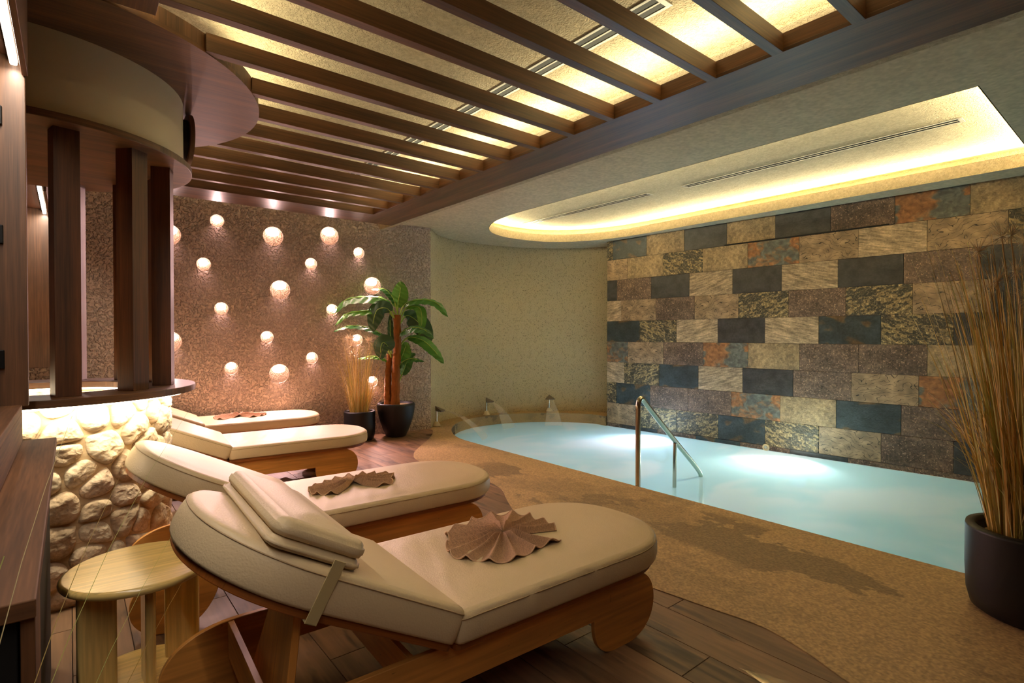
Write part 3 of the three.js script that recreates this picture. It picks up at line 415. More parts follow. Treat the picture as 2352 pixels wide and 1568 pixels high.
// ------------------------------------------------------------------ pool fittings
for (const [z, lab, hue] of [[-4.733, 'behind the handrail', 0xeee8ff], [-2.85, 'in the middle of the slate wall', 0xfff8ee]]) {
  const x = slX(z) - 0.05, t = thing('underwater_light', `round underwater light ${lab}`, 'light', [x, -0.42, z], 0);
  part(t, 'housing', new THREE.CylinderGeometry(0.13, 0.14, 0.05, 32).rotateZ(Math.PI / 2).translate(0.03, 0, 0), M.steel); part(t, 'lens', new THREE.SphereGeometry(0.11, 28, 16).scale(0.35, 1, 1), M.ledPool);
  spotLight(hue, LV.pool, [x - 0.1, -0.4, z], [x - 0.45, WATER, z + 0.05], 1.0, 1, 2); pointLight(hue, LV.poolFill, [x - 0.6, -0.75, z], 4);
}
{
  const h = thing('handrail', 'polished steel handrail sloping into the pool', 'handrail', [0, 0, 0]);
  part(h, 'rail', tube([[3.8, -0.4, -2.93], [3.8, 0.2, -2.93], [3.8, 0.62, -2.93], [3.802, 0.7, -2.93], [3.82, 0.745, -2.931], [3.86, 0.75, -2.935], [3.9, 0.72, -2.94], [4.4, 0.34, -3.0], [4.96, -0.085, -3.06], [5.0, -0.13, -3.066], [5.01, -0.2, -3.068], [5.01, -0.6, -3.068]], 0.023, 120, 16), M.steel);
  part(h, 'support_post', tube([[4.46, 0.275, -3.005], [4.46, 0, -3.01], [4.46, -0.6, -3.01]], 0.018, 10, 14), M.steel);
  const f = thing('water_inlet', 'round pale inlet fitting at the foot of the slate wall', 'fitting', [slX(-3.24) - 0.004, -0.105, -3.24], Math.PI / 2);
  part(f, 'flange', new THREE.TorusGeometry(0.032, 0.014, 12, 28), M.plastic); part(f, 'nozzle', new THREE.CylinderGeometry(0.016, 0.018, 0.02, 20).rotateX(Math.PI / 2), M.steel);
  const g = onSlate(new THREE.BoxGeometry(0.014, 0.014, 1.84).translate(-0.002, 2.495, 2.86)); single('waterfall_slot', g, M.slot, 'long thin black slot between the top two rows of slate tiles', 'slot');
  for (const [x, z, yaw, lab, k] of [[4.05, -6.66, -0.75, 'at the stucco corner', 1], [5.24, -7.07, -0.12, 'on the left of the curved ledge', 0.7], [6.3, -6.71, 0.62, 'on the right of the curved ledge', 0.7]]) {
    const s = thing('water_spout', `small water spout with a fan-shaped hood ${lab}`, 'spout', [x, 0.004, z], -yaw);
    part(s, 'stepped_foot', new THREE.LatheGeometry([[0, 0], [0.058, 0], [0.058, 0.018], [0.046, 0.022], [0.046, 0.04], [0.034, 0.045], [0.034, 0.062], [0.02, 0.068], [0, 0.068]].map((p) => new THREE.Vector2(...p)), 28), M.plastic);
    part(s, 'pipe', new THREE.CylinderGeometry(0.014, 0.014, 0.17, 18).translate(0, 0.15, 0), M.steel);
    const P = [], I = [], n = 14, r = 0.12; P.push(0, 0.29, -0.02, 0, 0.215, -0.02); for (let i = 0; i <= n; i++) { const a = lerp(-0.75, 0.75, i / n); P.push(r * Math.sin(a), 0.232, r * Math.cos(a), r * Math.sin(a), 0.216, r * Math.cos(a)); } for (let i = 0; i < n; i++) { const a = 2 + 2 * i; I.push(0, a, a + 2, 1, a + 3, a + 1, a, a + 1, a + 2, a + 1, a + 3, a + 2); } I.push(0, 1, 2, 1, 3, 2, 0, 2 + 2 * n, 1, 1, 2 + 2 * n, 3 + 2 * n);
    const hg = new THREE.BufferGeometry(); hg.setAttribute('position', new THREE.Float32BufferAttribute(P, 3)); hg.setIndex(I); part(s, 'hood', (() => { const q = hg.toNonIndexed(); q.computeVertexNormals(); return q; })(), M.cap);
    const J = [], JI = [], U = 7, V = 12; for (let v = 0; v <= V; v++) { const t = v / V, d = 0.11 + t * 0.62 * k, yy = 0.222 - t * 0.05 - t * t * 0.32; for (let u = 0; u <= U; u++) { const a = lerp(-0.2, 0.2, u / U) * (1 + t * 0.35); J.push(d * Math.sin(a), yy, d * Math.cos(a)); } } for (let v = 0; v < V; v++) for (let u = 0; u < U; u++) { const a = v * (U + 1) + u; JI.push(a, a + 1, a + U + 1, a + 1, a + U + 2, a + U + 1); }
    const jg = new THREE.BufferGeometry(); jg.setAttribute('position', new THREE.Float32BufferAttribute(J, 3)); jg.setIndex(JI); jg.computeVertexNormals(); single('water_jet', jg, M.jet, `thin fan of water falling from the spout ${lab}`, 'water jet', null, [x, 0.004, z], -yaw);
  }
}

// ------------------------------------------------------------------ loungers
function outline(x0, x1, hw, endLen, dir = 1) { // plan outline, straight at x0 with small corners, rounded at x1
  const p = [], c = 0.018; for (let i = 0; i <= 8; i++) p.push([x0, lerp(-hw + c, hw - c, i / 8)]); p.push([x0 + dir * c * 0.3, hw - c * 0.3]);
  const xe = x1 - dir * endLen; for (let i = 0; i <= 26; i++) p.push([lerp(x0 + dir * c, xe, i / 26), hw]);
  for (let i = 1; i < 30; i++) { const t = Math.PI / 2 - Math.PI * i / 30, ct = Math.cos(t), st = Math.sin(t); p.push([xe + dir * endLen * Math.abs(ct) ** 0.88, hw * Math.sign(st) * Math.abs(st) ** 0.88]); }
  for (let i = 26; i >= 0; i--) p.push([lerp(x0 + dir * c, xe, i / 26), -hw]); p.push([x0 + dir * c * 0.3, -hw + c * 0.3]); return p;
}
function cushion(out, h, spine, crown, wrinkle) {
  const N = out.length, P = [], I = [], U = []; let area = 0; out.forEach(([x, z], i) => { const b = out[(i + 1) % N]; area += x * b[1] - b[0] * z; }); const sg = Math.sign(area);
  const nrm = out.map((p, i) => { const a = out[(i + N - 1) % N], b = out[(i + 1) % N], dx = b[0] - a[0], dz = b[1] - a[1], l = Math.hypot(dx, dz) || 1; return [sg * dz / l, -sg * dx / l]; });
  const rows = [[0, 0, 0.9], [0, 0.0, 0.012], [0, 0.004, 0], [0, 0.012, -0.003], [0, h * 0.3, -0.006], [0, h * 0.6, -0.005], [0, h - 0.02, 0], [0, h - 0.01, 0.004], [0, h - 0.003, 0.013], [0, h, 0.028]];
  for (const [t, y, ins] of rows) out.forEach(([x, z], i) => { if (ins === 0.9) { const s = spine(x, z); P.push(lerp(x, s[0], 0.6), 0, lerp(z, s[1], 0.6)); } else { const w = y > 0.01 && y < h - 0.005 ? wrinkle(x, z, y, true) : 0; P.push(x - nrm[i][0] * (ins - w), y, z - nrm[i][1] * (ins - w)); } });
  const R = rows.length; for (let r = 0; r < R - 1; r++) for (let i = 0; i < N; i++) { const a = r * N + i, b = r * N + (i + 1) % N; if (sg > 0) I.push(a, a + N, b, b, a + N, b + N); else I.push(a, b, a + N, b, b + N, a + N); }
  const ins = out.map(([x, z], i) => [x - nrm[i][0] * 0.027, z - nrm[i][1] * 0.027]), xa = Math.min(...ins.map((p) => p[0])) + 1e-4, xb = Math.max(...ins.map((p) => p[0])) - 1e-4, GX = 56, GZ = 20, tp = [], ti = [];
  for (let i = 0; i <= GX; i++) { const x = lerp(xa, xb, 0.5 - 0.5 * Math.cos(Math.PI * i / GX)); let z0 = 9, z1 = -9; for (let k = 0; k < N; k++) { const a = ins[k], b = ins[(k + 1) % N]; if ((a[0] - x) * (b[0] - x) <= 0) { const f = Math.abs(b[0] - a[0]) < 1e-9 ? 0 : (x - a[0]) / (b[0] - a[0]), z = lerp(a[1], b[1], f); z0 = Math.min(z0, z, Math.abs(b[0] - a[0]) < 1e-9 ? b[1] : z); z1 = Math.max(z1, z, Math.abs(b[0] - a[0]) < 1e-9 ? b[1] : z); } }
    for (let k = 0; k <= GZ; k++) { const z = lerp(z0, z1, k / GZ), e = Math.min(x - xa, xb - x, z - z0, z1 - z), m = sm(0, 0.1, e); tp.push(x, h + crown * m + wrinkle(x, z, h, false) * m, z); } }
  for (let i = 0; i < GX; i++) for (let k = 0; k < GZ; k++) { const a = i * (GZ + 1) + k, b = a + GZ + 1; ti.push(a, a + 1, b, a + 1, b + 1, b); }
  const tg = new THREE.BufferGeometry(); tg.setAttribute('position', new THREE.Float32BufferAttribute(tp, 3)); tg.setIndex(ti); tg.computeVertexNormals();
  for (let i = 0; i < P.length; i += 3) U.push(P[i] + P[i + 1] * 0.3, P[i + 2] + P[i + 1]);
  const g = new THREE.BufferGeometry(); g.setAttribute('position', new THREE.Float32BufferAttribute(P, 3)); g.setAttribute('uv', new THREE.Float32BufferAttribute(U, 2)); g.setIndex(I); g.computeVertexNormals(); return mergeGeometries([uvm(g, 'x'), uvm(tg, 'x')]);
}
const BOARD = 0.29, BT = 0.022, MT = 0.1, HW = 0.372;
const panelShape = (() => { const s = new THREE.Shape(); s.moveTo(-0.5, BOARD); s.lineTo(0.88, BOARD); s.bezierCurveTo(0.99, BOARD, 1.045, 0.23, 1.045, 0.15); s.bezierCurveTo(1.045, 0.06, 0.97, 0, 0.88, 0); s.lineTo(0.8, 0); s.bezierCurveTo(0.72, 0, 0.685, 0.05, 0.68, 0.11); s.lineTo(0.678, 0.155); s.lineTo(-0.41, 0.155); s.bezierCurveTo(-0.43, 0.08, -0.49, 0, -0.57, 0); s.lineTo(-0.6, 0); s.bezierCurveTo(-0.69, 0, -0.745, 0.06, -0.745, 0.13); s.bezierCurveTo(-0.745, 0.22, -0.65, BOARD, -0.5, BOARD); return s; })();
function lounger(label, pos, turn, ang, seed) {
  const t = thing('sun_lounger', label, 'lounger', pos, turn, 'padded loungers in a row');
  for (const s of [-1, 1]) { const g = new THREE.ExtrudeGeometry(panelShape, { depth: 0.018, bevelEnabled: true, bevelSize: 0.002, bevelThickness: 0.002, bevelSegments: 1, curveSegments: 16 }); g.translate(0, 0, s * 0.305 - 0.009); part(t, 'side_panel', uvm(g, 'x', rr(0, 3), rr(0, 3)), M.ply); }
  for (const x of [-0.53, -0.12, 0.5]) part(t, 'cross_board', box(0.02, 0.125, 0.59, x, BOARD - 0.0655, 0, 'z', 0.002), M.ply);
  const so = outline(0.002, 1.19, HW - 0.012, 0.36); part(t, 'seat_board', uvm(prism(so, BOARD, BOARD + BT, [], 0.003), 'x'), M.plyEdge);
  const q = 10 * seed, wr = (x, z, y, side) => { const n = fbm(x * 26 + q + z * 5, z * 5 + q, 9999, 9999, 33, 3) - 0.5, m = sm(0.6, 0.1, Math.abs(x - 0.34)); return side ? n * (0.004 + 0.012 * m) : n * (0.0015 + 0.009 * m) + 0.004 * (fbm(x * 3 + q, z * 3, 999, 999, 44, 2) - 0.5); };
  const mo = outline(0.004, 1.21, HW, 0.37), sg = cushion(mo, MT, (x, z) => [clamp(x, 0.3, 0.88), 0], 0.008, wr); sg.translate(0, BOARD + BT, 0);
  const seat = part(t, 'seat_mattress', sg, M.leather); part(seat, 'seam', tube(mo.filter((_, i) => i % 2 === 0).map(([x, z]) => [x, BOARD + BT + MT - 0.018, z * 1.003]), 0.0022, 180, 5, true), M.seam);
  const L = 0.83, tilt = (g) => g.rotateZ(-ang).translate(-0.004, BOARD + BT * 0.5, 0);
  part(t, 'back_board', tilt(uvm(prism(outline(-0.01, -L, HW - 0.012, 0.34, -1), -BT / 2, BT / 2, [], 0.003), 'x')), M.plyEdge);
  const bo = outline(-0.016, -L - 0.015, HW, 0.36, -1), bh = 0.115, bg = cushion(bo, bh, (x, z) => [clamp(x, -0.55, -0.25), 0], 0.008, (x, z, y, side) => (side ? 0.3 : 0.5) * 0.006 * (fbm(x * 6 + q, z * 6 + 5, 999, 999, 55, 3) - 0.5)); bg.translate(0, BT / 2, 0);
  const back = part(t, 'back_mattress', tilt(bg), M.leather); part(back, 'seam', tilt(tube(bo.filter((_, i) => i % 2 === 0).map(([x, z]) => [x, BT / 2 + bh - 0.018, z * 1.003]), 0.0022, 180, 5, true)), M.seam);
  { const s = 0.5, tx = -s * Math.cos(ang) - 0.012, ty = BOARD + s * Math.sin(ang) - 0.006, bx = -0.5, by = 0.1, len = Math.hypot(tx - bx, ty - by), sh = new THREE.Shape([[-0.14, 0], [0.285, 0], [0.285, len * 0.3], [0.275, len], [0.07, len]].map((p) => new THREE.Vector2(...p)));
    const g = new THREE.ExtrudeGeometry(sh, { depth: 0.018, bevelEnabled: true, bevelSize: 0.002, bevelThickness: 0.002, bevelSegments: 1 }); g.rotateY(-Math.PI / 2); g.rotateZ(Math.atan2(bx - tx, ty - by)); g.translate(bx, by, 0); part(t, 'back_prop', uvm(g, 'y'), M.ply); }
  return t;
}
const D2 = Math.PI / 180;
const LA = lounger('nearest padded lounger with a headrest pillow and a fanned towel', [0.956, 0, -1.8], -2 * D2, 29 * D2, 1);
const LB = lounger('second padded lounger from the viewer, towel folded like a bow on its seat', [0.945, 0, -3.065], -2.5 * D2, 27 * D2, 2);
const LCc = lounger('third padded lounger, bare seat, partly behind the round stone base', [1.0, 0, -5.08], -5 * D2, 24 * D2, 3);
const LD = lounger('farthest padded lounger against the stucco wall, washed in pink light', [1.03, 0, -6.42], -3.5 * D2, 24 * D2, 4);
{ // headrest pillow laid across the nearest backrest
  const ang = 29 * D2, t = thing('headrest_pillow', 'beige bolster pillow strapped across the nearest lounger back', 'pillow', [0.956, 0, -1.8], -2 * D2);
  const place = (g) => g.translate(-0.56, 0.1265 + 0.004, 0).rotateZ(-ang).translate(-0.004, BOARD + BT * 0.5, 0);
  const o = []; { const a = 0.14, b = 0.34, c = 0.04; for (const [sx, sz] of [[1, 1], [-1, 1], [-1, -1], [1, -1]]) { const a0 = Math.atan2(sz, sx); for (let k = -4; k <= 4; k++) { const th = a0 + k * Math.PI / 16; o.push([sx * (a - c) + c * Math.cos(th), sz * (b - c) + c * Math.sin(th)]); } } }
  const dense = []; o.forEach((p, i) => { const b = o[(i + 1) % o.length], n = Math.max(1, Math.round(Math.hypot(b[0] - p[0], b[1] - p[1]) / 0.05)); for (let k = 0; k < n; k++) dense.push([lerp(p[0], b[0], k / n), lerp(p[1], b[1], k / n)]); });
  const wr = (x, z, y, s) => (s ? 0.003 : 0.005) * (fbm(x * 9 + 3, z * 7 + 4, 999, 999, 66, 3) - 0.5);
  const lo = cushion(dense, 0.034, (x, z) => [0, clamp(z, -0.22, 0.22)], 0.0, wr), up = cushion(dense.map(([x, z]) => [x * 0.98, z * 0.99]), 0.05, (x, z) => [0, clamp(z, -0.22, 0.22)], 0.014, wr).translate(0, 0.031, 0);
  part(t, 'pillow_lower', place(lo), M.leather); part(t, 'pillow_upper', place(up), M.leather);
  const strap = []; for (const [w0, w1, y0, y1] of [[0.035, 0.02, 0.03, -0.15]]) strap.push(box(0.035, 0.17, 0.004, 0.05, -0.06, 0.378, 'y', 0.001).rotateZ(0)); part(t, 'strap', place(mergeGeometries([...strap, box(0.03, 0.004, 0.1, 0.05, -0.143, 0.33, 'z', 0.001)])), M.strap);
}
// ------------------------------------------------------------------ folded towels
function towel(label, pos, turn, a0, a1, pleats, Rx, Rz, seed, lift = 0.022) {
  const U = pleats * 12, V = 22, P = [], I = [], uv = [], q = rngOf(seed), amp = [], len = []; for (let k = 0; k <= pleats; k++) { amp.push(0.7 + 0.6 * q()); len.push(0.88 + 0.2 * q()); }
  const rim = [];
  for (let v = 0; v <= V; v++) for (let u = 0; u <= U; u++) {
    const f = u / U, kf = f * pleats, k = Math.min(pleats - 1, Math.floor(kf)), w = Math.cos((kf - k) * Math.PI * 2), r = 0.03 + 0.97 * v / V, A = lerp(amp[k], amp[k + 1], kf - k), Ln = lerp(len[k], len[k + 1], sm(0, 1, kf - k));
    const th = lerp(a0, a1, f) + 0.03 * Math.sin(kf * 6.28) * r, e = 1 - 0.1 * (v / V) * w;
    const x = Rx * r * Ln * Math.cos(th), z = Rz * r * Ln * Math.sin(th), y = 0.005 + lift * A * (0.5 + 0.5 * -w) * sm(0.0, 0.3, r) * (1.15 - 0.35 * r) + 0.022 * (1 - sm(0.0, 0.55, r));
    P.push(x, y, z); uv.push(x * 2 + f, z * 2 + r * 0.3); if (v === V && u % 2 === 0) rim.push([x, y, z]);
  }
  for (let v = 0; v < V; v++) for (let u = 0; u < U; u++) { const a = v * (U + 1) + u; I.push(a, a + U + 1, a + 1, a + 1, a + U + 1, a + U + 2); }
  const g = new THREE.BufferGeometry(); g.setAttribute('position', new THREE.Float32BufferAttribute(P, 3)); g.setAttribute('uv', new THREE.Float32BufferAttribute(uv, 2)); g.setIndex(I); g.computeVertexNormals();
  const under = g.clone(); { const p = under.attributes.position, n = g.attributes.normal; for (let i = 0; i < p.count; i++) p.setXYZ(i, p.getX(i), Math.max(0.001, p.getY(i) - 0.005), p.getZ(i)); }
  const t = thing('folded_towel', label, 'towel', pos, turn, 'brown towels folded into fans'); part(t, 'cloth', mergeGeometries([g, under]), M.towel); part(t, 'hem', tube(rim, 0.0032, rim.length * 2, 5), M.hem); return t;
}
const TOP = BOARD + BT + MT + 0.006;
towel('brown towel pleated into a round fan on the nearest lounger', [1.46, TOP, -1.85], 0.2, 1.15, 7.0, 15, 0.29, 0.23, 31, 0.027);
towel('brown towel fanned like a bow on the second lounger', [1.29, TOP, -3.06], 0.1, 2.3, 7.6, 15, 0.26, 0.18, 47, 0.027);
towel('pinkish lit towel fanned on the farthest lounger', [1.42, TOP, -6.4], 0.0, 2.3, 7.6, 13, 0.25, 0.16, 53, 0.03);

// ------------------------------------------------------------------ side table
{
  const t = thing('side_table', 'round golden wooden side table between the heads of the two nearest loungers', 'table', [0.195, 0, -2.365]);
  const lat = (r, y, h) => { const e = h / 2, p = [[0, y], [r - e, y]]; for (let i = 0; i <= 8; i++) { const a = -Math.PI / 2 + Math.PI * i / 8; p.push([r - e + e * Math.cos(a), y + e + e * Math.sin(a)]); } p.push([0, y + h]); return uvm(new THREE.LatheGeometry(p.map((k) => new THREE.Vector2(...k)), 72), 'x'); };
  part(t, 'table_top', lat(0.235, 0.445, 0.028), M.gold); part(t, 'lower_shelf', lat(0.2, 0.05, 0.022), M.gold);
  for (const [x, z, a] of [[-0.13, 0.05, 0.3], [0.015, 0.06, 1.62], [0.135, -0.06, -0.25]]) { const g = box(0.115, 0.45, 0.032, 0, 0.225, 0, 'y', 0.012); g.rotateY(a); g.translate(x, 0, z); part(t, 'leg', g, M.gold); }
}

// ------------------------------------------------------------------ plants
const RX = [Math.cos(YAW), Math.sin(YAW)], OUT = [-Math.sin(YAW), Math.cos(YAW)]; // directions "right" and "towards the seats" used for the banana plant
function potGeo(prof) { return new THREE.LatheGeometry(prof.map((p) => new THREE.Vector2(...p)), 56); }
{
  const t = thing('banana_plant', 'tall potted banana plant with two brown stems and drooping green leaves', 'plant', [3.26, 0, -6.36]);
  part(t, 'pot', potGeo([[0, 0], [0.11, 0], [0.128, 0.01], [0.175, 0.12], [0.215, 0.24], [0.236, 0.34], [0.241, 0.405], [0.232, 0.43], [0.214, 0.432], [0.2, 0.42], [0.195, 0.37], [0, 0.365]]), M.black); part(t, 'soil', new THREE.CylinderGeometry(0.197, 0.197, 0.03, 40).translate(0, 0.385, 0), M.soil);
  const v3 = (r, u, o) => [RX[0] * r + OUT[0] * o, u, RX[1] * r + OUT[1] * o];
  const stem = (pts, r0, r1) => { const c = new THREE.CatmullRomCurve3(pts.map((p) => new THREE.Vector3(...p))), g = new THREE.TubeGeometry(c, 24, 1, 14), p = g.attributes.position, n = g.attributes.normal; for (let i = 0; i < p.count; i++) { const k = Math.floor(i / 15), f = k / 24, ctr = c.getPointAt(f), r = lerp(r0, r1, f) * (1 + 0.08 * Math.sin(f * 40)); p.setXYZ(i, ctr.x + n.getX(i) * r, ctr.y + n.getY(i) * r, ctr.z + n.getZ(i) * r); } g.computeVertexNormals(); const uv = g.attributes.uv; for (let i = 0; i < uv.count; i++) uv.setXY(i, uv.getX(i) * 1.2, uv.getY(i) * 0.2); return g; };
  part(t, 'stem', stem([v3(0.0, 0.39, 0.05), v3(0.01, 0.8, 0.05), v3(0.03, 1.2, 0.05), v3(0.02, 1.56, 0.03)], 0.056, 0.046), M.trunk); part(t, 'stem', stem([v3(-0.1, 0.39, 0.02), v3(-0.1, 0.7, 0.02), v3(-0.09, 0.95, 0.0), v3(-0.08, 1.06, 0)], 0.05, 0.036), M.trunk);
  // leaf: midrib path in metres [right, up, towards the seats], half width, roll of the blade
  const leaves = [
    [[[0.02, 1.5, 0], [0.03, 1.72, 0], [0.06, 1.86, 0.02], [0.08, 1.99, 0.06]], 0.1, 0, 2, 0.45], [[[0.02, 1.6, 0], [-0.04, 1.78, -0.02], [-0.16, 1.9, -0.06], [-0.34, 1.9, -0.1]], 0.05, 1.2, 1, 0.3],
    [[[0.01, 1.55, 0.02], [-0.12, 1.75, 0.08], [-0.34, 1.78, 0.14], [-0.58, 1.74, 0.2], [-0.74, 1.57, 0.22]], 0.1, 1.05, 0, 0.22], [[[0.0, 1.5, 0.03], [-0.1, 1.62, 0.12], [-0.36, 1.6, 0.22], [-0.56, 1.56, 0.26], [-0.69, 1.42, 0.28]], 0.06, 1.0, 2, 0.25],
    [[[0.01, 1.5, 0.05], [-0.08, 1.64, 0.16], [-0.18, 1.62, 0.22], [-0.23, 1.46, 0.24], [-0.24, 1.34, 0.22]], 0.12, 0.1, 3, 0.3], [[[-0.08, 1.05, 0.0], [-0.14, 1.28, 0.06], [-0.34, 1.4, 0.12], [-0.56, 1.42, 0.16], [-0.74, 1.35, 0.18]], 0.06, 1.15, 1, 0.3],
    [[[-0.05, 1.02, 0.04], [-0.08, 1.18, 0.16], [-0.12, 1.21, 0.2], [-0.14, 1.12, 0.24], [-0.13, 1.0, 0.22]], 0.12, 0, 3, 0.3], [[[0.03, 1.5, 0], [0.12, 1.7, 0.0], [0.3, 1.76, -0.02], [0.52, 1.72, -0.02], [0.67, 1.54, 0.0]], 0.075, 1.05, 0, 0.3],
    [[[0.04, 1.48, -0.02], [0.14, 1.66, -0.02], [0.3, 1.66, 0.0], [0.34, 1.48, 0.02], [0.3, 1.3, 0.02]], 0.06, 0.9, 2, 0.35], [[[0.04, 1.45, -0.06], [0.12, 1.56, -0.1], [0.26, 1.48, -0.12], [0.38, 1.3, -0.12], [0.4, 1.18, -0.1]], 0.14, 0.3, 3, 0.25],
    [[[0.0, 1.2, 0.04], [0.08, 1.33, 0.08], [0.24, 1.4, 0.1], [0.4, 1.36, 0.1], [0.5, 1.26, 0.1]], 0.075, 1.0, 1, 0.25], [[[0.04, 1.15, 0], [0.16, 1.27, 0.02], [0.34, 1.24, 0.02], [0.5, 1.1, 0.02], [0.62, 0.94, 0.02]], 0.075, 0.8, 0, 0.3],
    [[[0.03, 0.8, 0.02], [0.08, 0.94, 0.06], [0.2, 1.0, 0.08], [0.38, 0.97, 0.1]], 0.055, 1.1, 1, 0.25], [[[0.03, 0.9, 0], [0.08, 1.05, -0.03], [0.12, 1.15, -0.03], [0.16, 1.2, 0.0]], 0.09, 0.2, 2, 0.3],
    [[[-0.08, 0.85, 0], [-0.12, 0.98, 0.02], [-0.28, 1.03, 0.05], [-0.47, 1.0, 0.07]], 0.04, 1.1, 2, 0.3], [[[-0.06, 1.06, -0.02], [-0.07, 1.25, -0.03], [-0.08, 1.45, -0.03], [-0.07, 1.6, -0.02]], 0.045, 0.3, 3, 0.25],
    [[[0.03, 0.7, -0.04], [0.1, 0.88, -0.08], [0.15, 1.02, -0.08], [0.24, 1.06, -0.06]], 0.07, 0.5, 1, 0.3],
  ];
  leaves.forEach(([path, hw0, roll, mi, bare], li) => {
    const hw = hw0 * (mi === 3 ? 0.92 : 1.12);
    const c = new THREE.CatmullRomCurve3(path.map((p) => new THREE.Vector3(...v3(...p))), false, 'centripetal'), N = 22, W = 4, P = [], I = [], rib = []; let side = new THREE.Vector3();
    for (let i = 0; i <= N; i++) {
      const f = lerp(bare * 0.7, 1, i / N), q = c.getPointAt(f), d = c.getTangentAt(f), toCam = new THREE.Vector3(OUT[0], 0, OUT[1]), up = new THREE.Vector3(0, 1, 0), face = toCam.multiplyScalar(Math.cos(roll)).add(up.multiplyScalar(Math.sin(roll)));
      side.crossVectors(d, face).normalize(); const nn = new THREE.Vector3().crossVectors(side, d).normalize(), g = i / N, w = hw * Math.pow(Math.sin(Math.PI * Math.min(0.999, 0.04 + 0.955 * g ** 0.8)), 0.62); rib.push([q.x + nn.x * 0.002, q.y + nn.y * 0.002, q.z + nn.z * 0.002]);
      for (let k = -W; k <= W; k++) { const a = k / W, fold = -Math.abs(a) * w * 0.28 + 0.006 * Math.sin(i * 1.9 + k + li), p = q.clone().addScaledVector(side, a * w).addScaledVector(nn, fold); P.push(p.x, p.y, p.z); }
    }
    for (let i = 0; i < N; i++) for (let k = 0; k < 2 * W; k++) { const a = i * (2 * W + 1) + k; I.push(a, a + 1, a + 2 * W + 1, a + 1, a + 2 * W + 2, a + 2 * W + 1); }
    const g = new THREE.BufferGeometry(); g.setAttribute('position', new THREE.Float32BufferAttribute(P, 3)); g.setIndex(I); g.computeVertexNormals(); const m = part(t, li ? `leaf_${String(li).padStart(3, '0')}` : 'leaf', g, M.leaf[mi]);
    const pet = []; for (let i = 0; i <= 6; i++) { const q = c.getPointAt(bare * 0.75 * i / 6); pet.push([q.x, q.y, q.z]); } part(m, 'midrib', mergeGeometries([tube(pet, 0.011, 12, 6), tube(rib.slice(0, 18), 0.0045, 20, 5)]), M.rib);
  });
}
